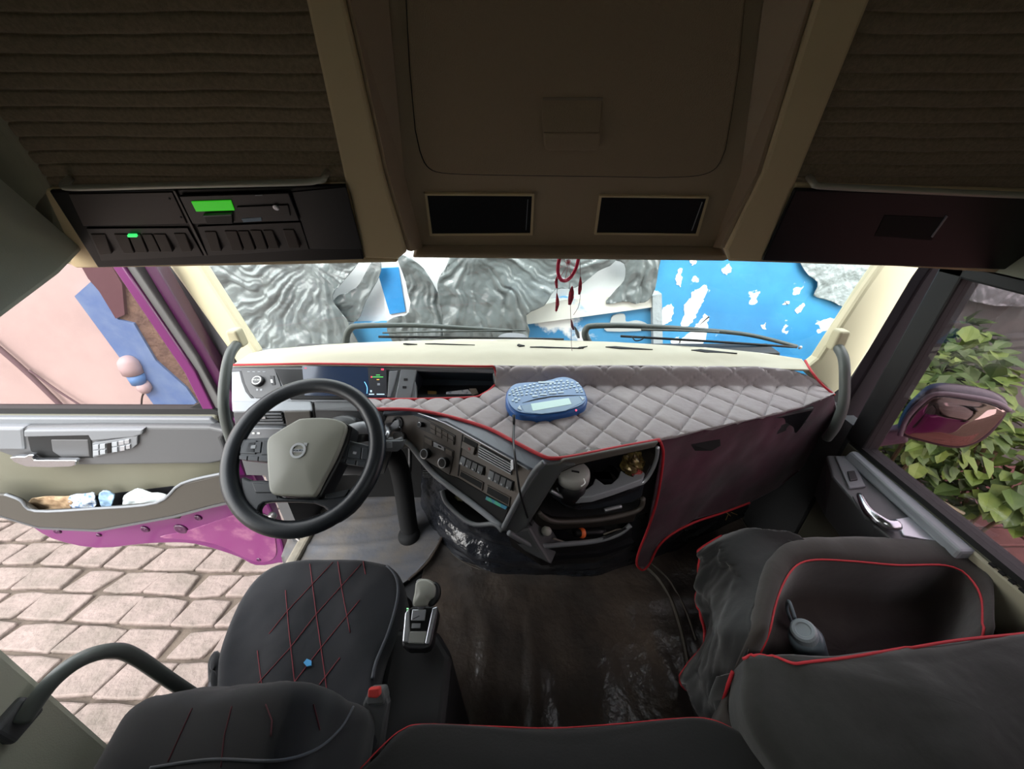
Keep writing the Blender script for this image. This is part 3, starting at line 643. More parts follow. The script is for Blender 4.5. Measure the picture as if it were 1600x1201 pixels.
# neighbouring house wall seen through the open door's window
HP = Pl((0, 3.3, 0), (0, -1, 0))
g = G(); g.box((-11, 3.3, GZ), (-2.72, 3.5, 3.0)); tag(g.mk('wall_street_pink', M('pink_render', '#b0a8a2', .85, var=(1.3, '#a39a95', .35, .7), bump=(10, .3, .01))), None, None, kind=S)
g = G(); g.prism(HP, [(125, 460), (150, 438), (176, 462), (192, 496), (216, 502), (250, 560), (297, 602), (330, 650), (262, 650), (205, 570)], .05, 0); tag(g.mk('wall_blue_band', M('faded_blue_render', '#44699a', .7, var=(6, '#5f80a3', .35, .7))), None, None, kind=S)
g = G(); g.prism(HP, [(150, 436), (172, 405), (250, 405), (340, 600), (335, 645), (320, 640), (297, 602), (250, 560), (216, 502), (192, 496)], .03, 0); tag(g.mk('wall_stone_strip', M('brown_rubble', '#51453d', .9, var=(9, '#6d5f50', .35, .7), bump=(20, .8, .03))), None, None, kind=S)
g = G(); g.prism(HP, [(133, 405), (180, 405), (200, 440), (204, 488), (190, 494), (165, 452), (148, 432)], .06, 0.02); tag(g.mk('wall_maroon_area', M('dark_maroon_board', '#4a3038', .8)), None, None, kind=S)  # dark maroon area on the house wall
# cables and a socket on that wall
for (a, lab, r_) in [([(-30, 520), (40, 580), (104, 642)], 'thick dark cable running down the pink wall behind the left window', .022), ([(45, 578), (90, 610), (140, 642)], 'thin dark cable branching right of the thick one', .010)]:
    g = G(); g.tube(cat(HP.up(.05).many(a), 6), r_, 8); tag(g.mk('wall_cable', M('dark_cable', '#5a4c52', .7), smooth=True), lab, 'cable', 'cables on the pink wall')
lp = thing('outdoor_socket', 'small white hooded socket with blue band and hanging cable on the blue wall strip', 'socket')
hc = HP.at(216, 568, .08)
g = G(); g.lathe(hc + Vector((0, 0, .03)), (.1, 0, 1), [(.08, -.09), (.085, -.02), (.078, .04), (.05, .075), (.02, .09)], 20); g.mk('hood', M('white_enamel', '#a89f9f', .5), lp, smooth=True)
g = G(); g.lathe(hc + Vector((0, 0, -.12)), (.1, 0, 1), [(.06, -.05), (.07, .05)], 20); g.mk('blue_band', M('blue_plastic_band', '#4d82b5', .5), lp, smooth=True)
g = G(); g.lathe(hc + Vector((.02, 0, -.22)), (.4, -.3, 1), [(.04, -.05), (.06, 0), (.05, .06)], 14); g.mk('plug', M('white_enamel'), lp, smooth=True)
g = G(); g.tube(cat([hc + Vector((.03, -.02, -.25)), HP.at(231, 615, .07), HP.at(227, 640, .06), HP.at(215, 680, .06)], 6), .008, 6); g.mk('cable', rubber, lp, smooth=True)
# shrubs by the right side
def leafy(name, label, c, rad, n, size, mats, seed, droop=.4, stems=5):
    random.seed(seed); t = thing(name, label, 'shrub')
    for mi, mat in enumerate(mats):
        g_ = G()
        for k in range(n // len(mats)):
            while True:
                d = Vector((random.uniform(-1, 1), random.uniform(-1, 1), random.uniform(-1, 1)))
                if .25 < d.length < 1: break
            p = Vector(c) + Vector((d.x * rad[0], d.y * rad[1], d.z * rad[2]))
            ax = (Vector((d.x, d.y, d.z * .4)) + Vector((random.gauss(0, .5), random.gauss(0, .5), random.gauss(0, .35) - droop * .3))).normalized()
            sd_ = ax.cross(Vector((0, 0, 1))).normalized(); up = sd_.cross(ax); L = size * random.uniform(.6, 1.25); W = L * random.uniform(.28, .4)
            pts = [p, p + ax * L * .35 + sd_ * W + up * .01, p + ax * L * .35 - sd_ * W + up * .01, p + ax * L * .38 - up * L * .06, p + ax * L * .75 + sd_ * W * .7 - up * L * .05, p + ax * L * .75 - sd_ * W * .7 - up * L * .05, p + ax * L * .78 - up * L * .12, p + ax * L - up * L * .2]
            g_.add(pts, [(0, 1, 3), (0, 3, 2), (1, 4, 6, 3), (3, 6, 5, 2), (4, 7, 6), (6, 7, 5)])
        o = g_.mk('foliage', mat, t, smooth=False, recalc=False)
        if mi: o['label'] = 'brighter leaves'
    g_ = G()
    for k in range(stems):
        a = random.uniform(0, 6.28); b_ = Vector((c[0] + rad[0] * .2 * math.cos(a), c[1] + rad[1] * .2 * math.sin(a), GZ)); e = Vector(c) + Vector((rad[0] * .6 * math.cos(a), rad[1] * .6 * math.sin(a), rad[2] * .4))
        g_.tube(cat([b_, b_.lerp(e, .5) + Vector((0, 0, .05)), e], 4), .012, 6)
    g_.mk('stem', M('shrub_stem', '#5d5238', .9), t)
    return t
lf1 = M('leaf_green', '#43602e', .5, var=(9, '#5f7d3c', .35, .7)); lf2 = M('leaf_yellow_green', '#7b9444', .5, var=(9, '#5f8038', .35, .7)); lf3 = M('leaf_dark', '#25361f', .55, var=(9, '#3a4d2b', .35, .7))
leafy('broadleaf_shrub', 'tall shrub with broad yellow-green leaves behind the side mirror', (2.66, 2.15, .20), (.42, .36, .5), 420, .115, [lf1, lf2], 5, .9)
leafy('broadleaf_shrub', 'smaller broad-leaved shrub at the right edge, beyond the mirror', (3.50, 2.10, -.30), (.42, .4, .42), 420, .13, [lf1, lf2], 6, .9)
leafy('ground_cover', 'low dark small-leaved ground cover below the mirror', (2.85, 2.55, -.72), (.85, .62, .42), 1900, .085, [lf3, lf1], 8, .3, 8)
leafy('ground_cover', 'dense dark hedge clump standing left of the mirror, behind the shrub', (3.15, 2.72, -.25), (.75, .20, .85), 1500, .11, [lf3, lf1], 9, .3, 8)
# stick lying over the ground cover
g = G(); g.tube(cat([oZ(1412, 735, -.45), oZ(1440, 765, -.5), oZ(1506, 802, -.58)], 4), .012, 6); tag(g.mk('dry_stick', M('pale_stick', '#a9a887', .8)), 'pale dry stick lying over the dark ground cover', 'stick')
# ================================================================ truck parts outside
mr = thing('side_mirror', 'convex side mirror with dark housing on an arm outside the right window', 'mirror')
MPl = Pl(oY(1490, 655, 1.10), (-.61, -.78, -.10))
ol = dcat([(1409, 676), (1420, 655), (1438, 634), (1462, 618), (1510, 622), (1550, 630), (1572, 640), (1566, 655), (1540, 682), (1515, 696), (1485, 698), (1440, 688)], 4, True)
v, f = puffy(MPl.many(ol), MPl.n, .004, -.03, .015, .03, 10, 48); mk('mirror_glass', v, f, M('tinted_mirror', '#c4b2a8', .04, metal=1.0), mr, smooth=True)
hs = dcat([(1404, 680), (1414, 650), (1434, 628), (1460, 611), (1512, 614), (1556, 624), (1578, 638), (1570, 660), (1545, 688), (1515, 702), (1485, 704), (1440, 694)], 4, True)
v, f = puffy(MPl.many(hs), -MPl.n, .08, -.002, .03, .03, 8, 48); mk('housing', v, f, M('mirror_housing', '#3a3138', .35, coat=.3), mr, smooth=True)
g = G(); g.tube(cat(MPl.many(dcat([(1406, 678), (1416, 652), (1436, 629), (1462, 613), (1512, 617), (1555, 626), (1576, 639)], 3), .01), 2), .008, 8); g.mk('housing_rim', M('mirror_rim', '#76696f', .4), mr, smooth=True)
g = G(); g.prism(MPl.up(-.03), [(1300, 684), (1400, 668), (1412, 664), (1420, 688), (1330, 700), (1300, 700)], .02, -.03); g.mk('arm', M('mirror_arm', '#6d5a62', .4), mr, bevel=.01, seg=3)
# wipers
wm = M('wiper_grey', '#4b514e', .5); 
WPl = Pl((0, 1.56, 0), (0, -1, .1))
def wiper(label, arm, aw, blades, hook=None):
    t = thing('windscreen_wiper', label, 'wiper', 'windscreen wipers')
    g_ = G(); p = cat(WPl.many(arm), 6); n_ = len(p); g_.tube(p, aw, 8, rs=[aw * (1 - .55 * i / n_) for i in range(n_)]); g_.mk('arm', wm, t, smooth=True)
    for i, (a, b, r_) in enumerate(blades):
        g_ = G(); g_.tube(cat([WPl.at(a[0], a[1], .02), WPl.at((a[0]+b[0])/2, (a[1]+b[1])/2 - 1.5, .03), WPl.at(b[0], b[1], .02)], 6), r_, 6); g_.mk('blade' if i == 0 else 'linkage', rubber if i == 0 else wm, t, smooth=True)
    if hook:
        g_ = G(); g_.tube(cat(WPl.many(hook, .03), 6), .003, 6); g_.mk('washer_hose', rubber, t, smooth=True)
    return t
wiper('left windscreen wiper, its arm bent over the blue plinth', [(542, 560), (541, 530), (548, 513), (565, 509), (640, 508), (720, 512), (800, 517)], .018, [((594, 524), (880, 528), .006), ((600, 518), (822, 514), .004)])
wiper('right windscreen wiper reaching across the chipped blue wall', [(926, 545), (915, 526), (916, 514), (928, 509), (990, 509), (1090, 515), (1170, 523), (1245, 541)], .018, [((968, 523), (1240, 540), .006), ((1000, 513), (1120, 517), .005)], [(985, 523), (990, 529), (1000, 527), (1004, 522)])
g = G(); g.lathe(WPl.at(1245, 540, .02), (0, -1, 0), [(.006, 0), (.009, .004), (.005, .01)], 10); tag(g.mk('wiper_tip', silver), 'small bright cap at the far end of the right wiper', 'cap')
mc = thing('front_mirror', 'rounded grey housing standing just outside the middle of the windscreen base', 'mirror')
v, f = puffy(WPl.many(dcat([(776, 541), (780, 533), (796, 529), (818, 531), (825, 536), (822, 545), (790, 546)], 4, True)), (0, -1, 0), .03, -.08, .01, .01, 6, 32); mk('housing', v, f, mgray, mc, smooth=True)
# ================================================================ DASHBOARD
da = thing('dashboard', 'dark grey wrap-round dashboard with digital cluster, vents and climate controls', 'dashboard')
CL = P3((0, 1.25, .935), (1, 1.25, .935), (0, 1.16, .865))
FP = P3((0, 1.12, .85), (1, 1.12, .85), (0, 1.10, .60))
S1 = P3((-.476, 1.10, .86), (-.056, .80, .86), (-.127, .74, .70))
S2 = P3((-.056, .80, .86), (-.127, .74, .70), (.05, .80, .875))
CF = P3((.033, .80, .86), (.32, .88, .87), (.033, .79, .60))
ZS = .885
# hidden body under the covers
g = G(); g.ext([(-.60, 1.12, .86), (-.43, 1.08, .86), (.0, .86, .86), (.33, .93, .86), (.96, 1.12, .86), (1.08, 1.46, .86), (-1.0, 1.46, .86), (-1.0, 1.32, .86), (-.60, 1.30, .86)],
               [(-.50, 1.30, .55), (-.43, 1.20, .55), (.0, 1.0, .50), (.33, 1.03, .40), (.96, 1.2, .40), (1.08, 1.48, .4), (-1.0, 1.48, .55), (-1.0, 1.4, .55), (-.6, 1.4, .55)])
g.mk('body', blackp, da, bevel=.01)
def tl(name, pts, mat, par=da, pl=CL, h=.003, d=.004, bev=.0015, seg=2):
    g_ = G(); g_.prism(pl, pts, h, -d); return g_.mk(name, mat, par, bevel=bev, seg=seg)
# hood lip and instrument row
g = G(); hl = [(362, 573), (420, 571), (500, 570), (640, 573), (772, 577)]
a_ = [oZ(x, y, .944) for x, y in hl]; b_ = CL.many([(362, 580), (420, 577), (500, 577), (640, 579), (772, 583)], .004)
top_ = [p + Vector((0, .16, .0)) for p in a_]
g.add(top_ + a_ + b_, [(i, i+1, 5+i+1, 5+i) for i in range(4)] + [(5+i, 5+i+1, 10+i+1, 10+i) for i in range(4)]); g.mk('hood_lip', mgray, da, solid=.006)
cf_ = tl('cluster_fascia', [(362, 578), (648, 578), (650, 628), (362, 628)], lgray, h=0, d=.03)
tl('knob_panel', [(378, 578), (430, 576), (447, 622), (400, 622), (392, 616), (384, 600)], dgray, h=.005)
tl('panel_groove', [(374, 578), (378, 578), (384, 600), (392, 616), (398, 622), (392, 622), (384, 612), (378, 596)], blackp, h=.003)
kp = CL.at(406, 597, .004)
g = G(); g.lathe(kp, CL.n, [(.021, 0), (.021, .012), (.019, .016)], 28); kn = g.mk('light_knob', blackp, da, smooth=False)
g = G(); g.lathe(kp + CL.n * .016, CL.n, [(.012, 0), (.0165, .0), (.0165, .001), (.0135, .0015), (.0135, .0005), (.012, .0005)], 28); g.mk('knob_ring', whitem, kn); g = G(); g.lathe(kp + CL.n * .016, CL.n, [(.0128, 0), (.0128, .0018)], 28); g.mk('knob_face', dgray, kn)
xa = Vector((1, 0, 0)); ya = CL.n.cross(xa)
text('marking', 'VOLVO', .008, kp + CL.n * .0184, xa, ya, whitem, kn)
tl('light_button', [(423, 588), (430, 588), (432, 602), (426, 602)], blackp, h=.008)
tl('marking', [(424.5, 594), (427.5, 594), (428.5, 599), (425.5, 599)], whitem, h=.0085, d=-.0078, bev=0)
g = G(); [g.prism(CL, [(x, 581), (x + 4, 581), (x + 4, 582), (x, 582)], .006, .005) for x in (388, 396, 404, 412)]; [g.prism(CL, [(x, 608), (x + 3, 608), (x + 3, 611), (x, 611)], .006, .005) for x in (402, 408)]; g.mk('marking', lgray, da)
tl('cluster_bezel', [(430, 577), (609, 578), (617, 584), (608, 625), (454, 624)], blackg, h=.008, d=.006, bev=.003)
sc_ = tl('display', [(474, 573), (604, 576), (606, 621), (478, 619)], M('cluster_glass', '#1c2638', .12, coat=.5, emit=.35), h=.0095, d=-.008, bev=0)
# what the display shows
def mark(pts, mat, par=sc_, h=.0103): g_ = G(); g_.prism(CL, pts, h, h - .0008); return g_.mk('display_mark', mat, par)
em = lambda n_, c, e=1.0: M(n_, c, .5, emit=e)
mark([(576, 575), (605, 577), (606, 620), (579, 619)], em('display_dark', '#15161d', .2), h=.0100)
for (x, y, w_, h_, m_) in [(597, 577.5, 4, 2.4, em('red_sign', '#d02a45')), (583, 590, 17, .9, em('green_sign', '#3f9a4a')), (589, 587, 6, .9, em('green_sign', '#3f9a4a')), (581, 589.5, 2, 2, em('red_sign', '#d02a45')),
                            (590, 594, 4, 1, em('orange_sign', '#b08a35')), (504, 611.5, 10, 1.2, em('red_sign', '#d02a45')), (508, 610, 5, 1.2, em('red_sign', '#d02a45')), (502, 608, 1.6, 5, em('pale_sign', '#8fa4b4', .8)), (524, 610, 2, 4, em('red_sign', '#d02a45')),
                            (480, 614.5, 6, 1, em('pale_sign', '#8fa4b4', .8)), (527, 615, 8, 1, em('pale_sign', '#8fa4b4', .8)), (578, 616.5, 8, 1.5, em('pale_sign', '#8fa4b4', .8)), (590, 616.5, 12, 1.5, em('pale_sign', '#8fa4b4', .8)), (580, 611, 2.5, 3, em('pale_sign', '#8fa4b4', .8)), (591, 600, 4, 3.4, em('grey_sign', '#5a5f66', .6)), (478, 576, 3, 1.2, em('red_sign', '#d02a45'))]:
    mark([(x, y), (x + w_, y), (x + w_, y + h_), (x, y + h_)], m_)
g = G(); g.tube(cat(CL.many([(571, 598), (575, 606), (575, 616)], .0105), 5), .0009, 5); g.mk('display_mark', em('blue_sign', '#5aa0e0', 1.5), sc_)
tl('cluster_cheek', [(609, 581), (623, 580), (618, 600), (611, 622), (606, 622)], mgray, h=.010, bev=.003)
so_ = tl('socket_panel', [(627, 578), (652, 579), (642, 627), (618, 626)], mgray, h=.008, bev=.003)
for x, y in [(635, 594), (633, 606)]:
    g = G(); g.prism(CL, [(x - 3, y - 1.6), (x + 3, y - 1.6), (x + 3, y + 1.8), (x - 3, y + 1.8)], .0095, .007); g.mk('socket', blackp, so_)
# open compartment
def recess(name, pl, pts, depth, mat, par, h=0, scale=.9, liner=None):
    n_ = len(pts); O_ = pl.many(pts, h); cx = sum((p for p in O_), Vector()) / n_; I_ = [cx.lerp(p, scale) - pl.n * depth for p in O_]
    g_ = G(); g_.add(O_ + I_, [(i, (i+1) % n_, n_+(i+1) % n_, n_+i) for i in range(n_)] + [tuple(range(n_, 2*n_))]); return g_.mk(name, mat, par)
recess('open_compartment', CL, [(652, 579), (770, 582), (772, 598), (765, 610), (750, 619), (735, 625), (642, 628)], .075, M('blue_black_recess', '#1c2630', .6), da, scale=.97)
# ledge under the cluster
g = G(); a_ = CL.many([(362, 626), (486, 626)], .002); b_ = FP.many([(364, 641), (489, 640)], .006)
g.ext([a_[0], a_[1], b_[1], b_[0]], [q - Vector((0, -.01, .02)) for q in (a_[0], a_[1], b_[1], b_[0])]); g.mk('light_ledge', lgray, da, bevel=.005, seg=3)
g = G(); a_ = CL.many([(490, 626), (640, 627)], .0); b_ = FP.many([(493, 640), (600, 642)], .004)
g.ext([a_[0], a_[1], b_[1], b_[0]], [q - Vector((0, -.01, .02)) for q in (a_[0], a_[1], b_[1], b_[0])]); g.mk('dark_ledge', dgray, da, bevel=.004)
fc = tl('lower_fascia', [(364, 641), (600, 641), (612, 700), (600, 740), (480, 745), (385, 742), (372, 700)], dgray, pl=FP, h=0, d=.05)
tl('fascia_gap', [(487, 630), (490, 630), (496, 670), (493, 670)], pocket, pl=FP, h=.002)
vf = tl('air_vent', [(397, 642), (441, 641), (446, 661), (391, 662)], pocket, pl=FP, h=.004, bev=0)
for k in range(4):
    y = 645 + k * 4.6; g = G(); g.prism(FP, [(396 - k * 1.2, y - 1), (441 + k * 1.2, y - 1.2), (441.5 + k * 1.2, y + .5), (395.6 - k * 1.2, y + .6)], .010, .003); g.mk('slat', mgray, vf)
g = G(); g.prism(FP, [(405, 648), (418, 648), (418, 651), (404, 651)], .014, .008); g.mk('vent_tab', silver, vf)
g = G(); g.prism(FP, [(446, 641), (486, 640), (492, 672), (460, 690), (450, 664)], .010, -.004); g.mk('fascia_block', M('brown_grey_fascia', '#4a4744', .55), da, bevel=.003)
g = G(); g.prism(FP, dcat([(386, 666), (396, 664), (444, 664), (456, 669), (450, 676), (440, 681), (396, 682)], 2, True), .022, 0); sp_ = g.mk('lamp_switch_pod', mgray, da, bevel=.005, seg=3)
g = G(); [g.prism(FP, [(x, 670), (x + 4, 670), (x + 4, 672.5), (x, 672.5)], .0235, .021) for x in (400, 408)]; g.mk('marking', whitem, sp_)
# steering column shroud behind the wheel
ws = Vector((-.66, .93, .80))
g = G(); g.lathe(Vector((-.665, 1.06, .74)), (0, -.643, .766), [(.085, -.16), (.095, -.02), (.09, .08), (.075, .11)], 32); g.mk('column_shroud', blackp, da, smooth=True)
g = G(); g.tube(cat([Vector((-.66, 1.10, .70)), Vector((-.60, 1.27, .5)), Vector((-.60, 1.27, .10)), Vector((-.60, 1.26, 0))], 5), .042, 18); g.lathe(Vector((-.60, 1.25, 0)), (0, 0, 1), [(.055, 0), (.052, .04), (.043, .06)], 24); g.mk('column_boot', pocket, da, smooth=True)
# control panel facing the driver
brn = M('brown_grey_console', '#625850', .5, bump=(900, .15, .0006), var=(3, '#534d49', .35, .7))
cp = tl('control_panel', [(600, 643), (628, 641), (700, 662), (832, 732), (812, 775), (788, 820), (700, 745), (652, 708), (640, 700), (612, 700), (600, 690)], brn, pl=S1, h=0, d=.04, bev=.004)
edge = [oZ(x, y, ZS - .005) for x, y in [(600, 642), (645, 643), (700, 653), (760, 671), (800, 691), (846, 714), (866, 719)]]
topl = S1.many([(600, 645), (645, 644), (700, 662), (752, 690), (790, 711), (826, 731), (840, 738)], .004)
g = G(); g.add(edge + topl, [(i, i+1, 8+i, 7+i) for i in range(6)]); g.mk('top_fascia', M('blue_grey_fascia', '#565c66', .45, bump=(900, .1, .0006)), da, solid=.01)
g = G(); g.tube(cat(S1.many([(640, 642), (652, 644), (700, 662), (752, 690), (790, 711), (828, 733)], .006), 5), .0028, 8); g.mk('bright_edge', silver, da, smooth=True)
def t1(name, pts, mat, par=cp, h=.003, d=.002, bev=.001): return tl(name, pts, mat, par, S1, h, d, bev)
def knob(name, x, y, r, hh, ringm=silver, par=cp):
    c_ = S1.at(x, y, .002); g_ = G(); g_.lathe(c_, S1.n, [(r, 0), (r, hh), (r*.93, hh + .002)], 28); k_ = g_.mk(name, blackp, par)
    g_ = G(); g_.lathe(c_ + S1.n * (hh + .0005), S1.n, [(r*.78, 0), (r*.97, 0), (r*.97, .0025), (r*.82, .003), (r*.8, .001)], 28); g_.mk('knob_ring', ringm, k_)
    g_ = G(); g_.lathe(c_ + S1.n * (hh), S1.n, [(r*.8, 0), (r*.8, .002)], 24); g_.mk('knob_face', dgray, k_)
au = t1('radio_panel', [(654, 648), (712, 680), (711, 694), (655, 669)], M('panel_dark', '#332f2d', .45))
knob('radio_knob', 661, 663, .0085, .014)
for r_ in range(2):
    for c_ in range(4):
        x0 = 674 + c_ * 9.3; y0 = 661 + c_ * 5.3 + r_ * 7.2; w_ = 8.4
        t1('radio_button', [(x0, y0), (x0 + w_, y0 + 4.9), (x0 + w_, y0 + 10.8), (x0, y0 + 5.9)], brn, au, h=.006)
cm = t1('climate_panel', [(663, 679), (710, 704), (709, 714), (703, 741), (661, 716)], M('panel_brown', '#3d3734', .5))
for (q, m_) in [([(665, 682), (677, 688), (677, 697), (665, 690)], brn), ([(679, 690), (696, 699), (696, 704), (679, 697)], silver), ([(686, 694), (692, 697), (692, 701), (686, 698)], blackg), ([(698, 700), (708, 705), (708, 713), (698, 708)], brn)]:
    t1('climate_button', q, m_, cm, h=.006)
knob('climate_knob', 669, 708, .0165, .016); knob('climate_knob', 697, 722, .0165, .016)
t1('panel_gap', [(722, 678), (724, 679), (717, 744), (715, 743)], pocket, h=.0015)
hz = t1('hazard_switch', [(726, 682), (747, 693), (742, 711), (723, 700)], pocket, h=.002)
t1('rocker', [(725.5, 689), (745, 699), (742, 710), (723.5, 699)], brn, hz, h=.010); 
g = G(); g.prism(S1, [(735, 698), (738, 699.6), (737.6, 703), (734.6, 701.4)], .011, .009); g.mk('warning_mark', M('dull_red', '#8a3a38', .5), hz)
vt = t1('air_vent', [(751, 694), (802, 722), (800, 742), (748, 713)], pocket, h=.002)
for k in range(5):
    y = k * 3.7; g = G(); g.prism(S1, [(751 - k*.3, 697 + y - 1), (801.5 - k*.3, 725 + y - 1), (801.3 - k*.3, 726.3 + y - .6), (750.8 - k*.3, 698.5 + y - .6)], .009, .002); g.mk('slat', lgray, vt)
t1('vent_lever', [(803, 719), (807, 717), (808, 731), (803, 735)], silver, h=.02)
def keys(x0, y0, x1, y1, n_, hgt, lit):
    fr = t1('key_frame', [(x0 - 1, y0 - 1.4), (x1 + 1, y1 - 1.2), (x1 - 1, y1 + hgt + 1), (x0 - 2, y0 + hgt + 1)], pocket, h=.002)
    for k in range(n_):
        a = k / n_; b = (k + .86) / n_; xa_, ya_ = x0 + (x1 - x0) * a, y0 + (y1 - y0) * a; xb, yb = x0 + (x1 - x0) * b, y0 + (y1 - y0) * b
        q = [(xa_, ya_), (xb, yb), (xb - 1, yb + hgt), (xa_ - 1, ya_ + hgt)]
        g_ = G(); g_.ext(S1.many(q, .001), [S1.at(*q[0], .005), S1.at(*q[1], .005), S1.at(*q[2], .013), S1.at(*q[3], .013)]); kk = g_.mk('rocker_switch', mgray if lit[k] else dgray, fr, bevel=.001)
        g_ = G(); g_.prism(S1, [(xa_ + 1.5, ya_ + hgt - 3), (xa_ + 4.5, ya_ + hgt - 1.6), (xa_ + 4.3, ya_ + hgt + .8), (xa_ + 1.3, ya_ + hgt - .6)], .0145, .012)
        g_.mk('switch_mark', whitem if lit[k] else lgray, kk)
keys(722, 712, 758, 730, 4, 12, [1, 0, 0, 0]); keys(766, 734, 803, 753, 4, 13, [1, 0, 0, 0])
for q in ([(720, 734), (756, 753), (754, 766), (718, 745)], [(762, 757), (798, 776), (796, 791), (760, 771)]):
    fr = t1('tray_slot', q, brn, h=.004); qi = [(q[0][0]+1.5, q[0][1]+2), (q[1][0]-1, q[1][1]+1), (q[2][0]-1, q[2][1]-2.5), (q[3][0]+1.5, q[3][1]-1.5)]; t1('slot_lining', qi, pocket, fr, h=.0045)
# lower recess and the pale bezel sweeping round the panel
t1('lower_tray', [(664, 718), (700, 741), (716, 746), (760, 772), (796, 792), (786, 817), (700, 757)], pocket, h=.003)
bz = S1.up(.006).many(dcat([(600, 688), (622, 686), (640, 694), (654, 712), (678, 740), (705, 762), (745, 792), (784, 823)], 5))
g = G(); g.tube(bz, .009, 10); g.mk('lower_bezel', lgray, da, smooth=True)
bz = S1.up(.006).many(dcat([(786, 826), (796, 806), (818, 765), (836, 735), (850, 722)], 5))
g = G(); g.tube(bz, .008, 10); g.mk('side_bezel', mgray, da, smooth=True)
g = G(); a_ = S1.many([(600, 692), (640, 698), (654, 714), (678, 743), (705, 765), (745, 795), (784, 826)]); b_ = [p + Vector((.06, .16, -.10)) for p in a_]
g.add(a_ + b_, [(i, i+1, 8+i, 7+i) for i in range(6)]); g.mk('lower_skirt', dgray, da, solid=.006)
g = G(); g.prism(S2, [(838, 736), (850, 722), (878, 718), (902, 726), (878, 736), (861, 763), (840, 797), (824, 822), (802, 838), (788, 828), (820, 765)], .004, -.04); g.mk('console_divider', dgray, da, bevel=.008, seg=3)
# column switch cluster and ignition barrel beside it
ig = S1.at(622, 662, .002)
g = G(); g.lathe(ig, S1.n, [(.026, 0), (.026, .004), (.020, .006), (.020, .001)], 28); g.mk('ignition_ring', blackp, cp); g = G(); g.lathe(ig, S1.n, [(.015, 0), (.015, .008), (.012, .010)], 24); g.mk('ignition_barrel', chrome, cp)
st = [(-.585, .95, .845), (-.52, .97, .83), (-.44, .99, .815)]
g = G(); g.tube(cat([oY(548, 672, 1.0), oY(566, 668, .99), oY(590, 672, .98)], 5), .017, 12, rs=[.02]*6 + [.02, .018, .017, .015, .012]); g.mk('column_stalk', lgray, da, smooth=True)
g = G(); g.tube(cat([oY(545, 700, .98), oY(590, 694, .96), oY(612, 694, .96), oY(630, 688, .97)], 5), .014, 12); sk_ = g.mk('column_stalk', dgray, da, smooth=True)
SKP = Pl(oY(615, 694, .94), (0, -.8, .6)); g = G(); g.prism(SKP, [(600, 688), (626, 688), (633, 686), (629, 699), (620, 705), (600, 705)], .008, -.012); q_ = g.mk('stalk_end', mgray, da, bevel=.003)
g = G(); g.prism(SKP, [(606, 691), (614, 690), (614, 699), (606, 700)], .011, .006); g.mk('stalk_button', lgray, q_, bevel=.001)
g = G(); g.tube(cat([oY(380, 690, 1.0), oY(400, 700, .99), oY(430, 705, .98)], 5), .012, 10); g.mk('column_stalk', dgray, da, smooth=True)
# ---- cup holder block
recess('cup_compartment', CF, [(876, 738), (903, 726), (1022, 699), (1024, 712), (1004, 752), (985, 758), (928, 776), (895, 780), (866, 768)], .12, M('warm_dark_recess', '#1c1815', .7), da, h=.0, scale=.96)
g = G(); g.prism(CF, [(870, 728), (880, 719), (1030, 690), (1024, 699), (903, 726), (876, 738)], .0, -.03); g.mk('upper_lip', M('warm_grey_lip', '#55504a', .55), da, bevel=.004)
TZ = .775
TP = Pl((0, 0, TZ), (0, 0, 1))
tr = [(864, 764), (880, 772), (900, 779), (925, 777), (960, 766), (985, 757), (1003, 750), (1018, 722), (1010, 716), (996, 734), (988, 746), (978, 742), (970, 736), (965, 748), (955, 757), (944, 758), (936, 752), (930, 748), (926, 758), (912, 768), (892, 768), (880, 760)]
g = G(); g.prism(TP, tr, .004, -.02); g.mk('cup_tray', lgray, da, bevel=.003)
g = G(); g.prism(TP, [(864, 764), (900, 779), (960, 766), (1003, 750), (1018, 712), (900, 720), (880, 735)], -.030, -.04); g.mk('tray_floor', blackp, da)
for x, y, r_ in [(896, 757, .046), (946, 738, .040)]:
    c_ = TP.at(x, y, -.03); g = G(); g.lathe(c_, (0, 0, 1), [(r_*.97, 0), (r_, .03), (r_*1.06, .03), (r_*1.06, .0)], 32); g.mk('cup_ring', blackg, da)
g = G(); g.tube(cat(CF.many([(1026, 697), (1025, 712), (1018, 732), (1006, 750), (990, 757), (930, 777), (900, 781), (878, 774), (860, 765)], .004), 5), .006, 8); g.mk('holder_rim', silver, da, smooth=True)
g = G(); g.prism(CF, [(860, 766), (880, 776), (900, 783), (930, 779), (990, 759), (1008, 752), (1003, 775), (985, 785), (930, 795), (905, 797), (885, 793), (862, 776)], .004, -.05); dr = g.mk('ash_drawer', M('dark_blue_grey', '#23272c', .35), da, bevel=.008, seg=3)
g = G(); g.tube(cat(CF.many([(941, 792), (952, 789), (967, 786)], .014), 4), .006, 8); g.mk('drawer_pull', silver, dr, smooth=True)
g = G(); g.lathe(CF.at(906, 790, .004), CF.n, [(.006, 0), (.004, .003)], 10); g.mk('lock', chrome, dr)
recess('open_compartment', CF, [(858, 770), (885, 794), (935, 797), (1000, 780), (995, 796), (900, 808), (862, 806), (842, 797)], .08, pocket, da)
g = G(); g.tube(cat(CF.many([(840, 797), (850, 806), (866, 812), (900, 812), (950, 807), (996, 794), (1003, 776)], .006), 4), .008, 8); g.mk('shelf_rim', M('warm_grey_rim', '#48433e', .5), da, smooth=True)
g = G(); g.prism(CF, [(836, 800), (862, 813), (930, 812), (998, 795), (990, 815), (930, 824), (870, 828), (834, 822)], .002, -.05); g.mk('shelf_front', M('dark_brown_front', '#24201d', .5), da, bevel=.006)
recess('open_compartment', CF, [(826, 826), (870, 828), (930, 824), (985, 812), (975, 832), (930, 845), (870, 851), (842, 850)], .12, pocket, da, h=-.002)
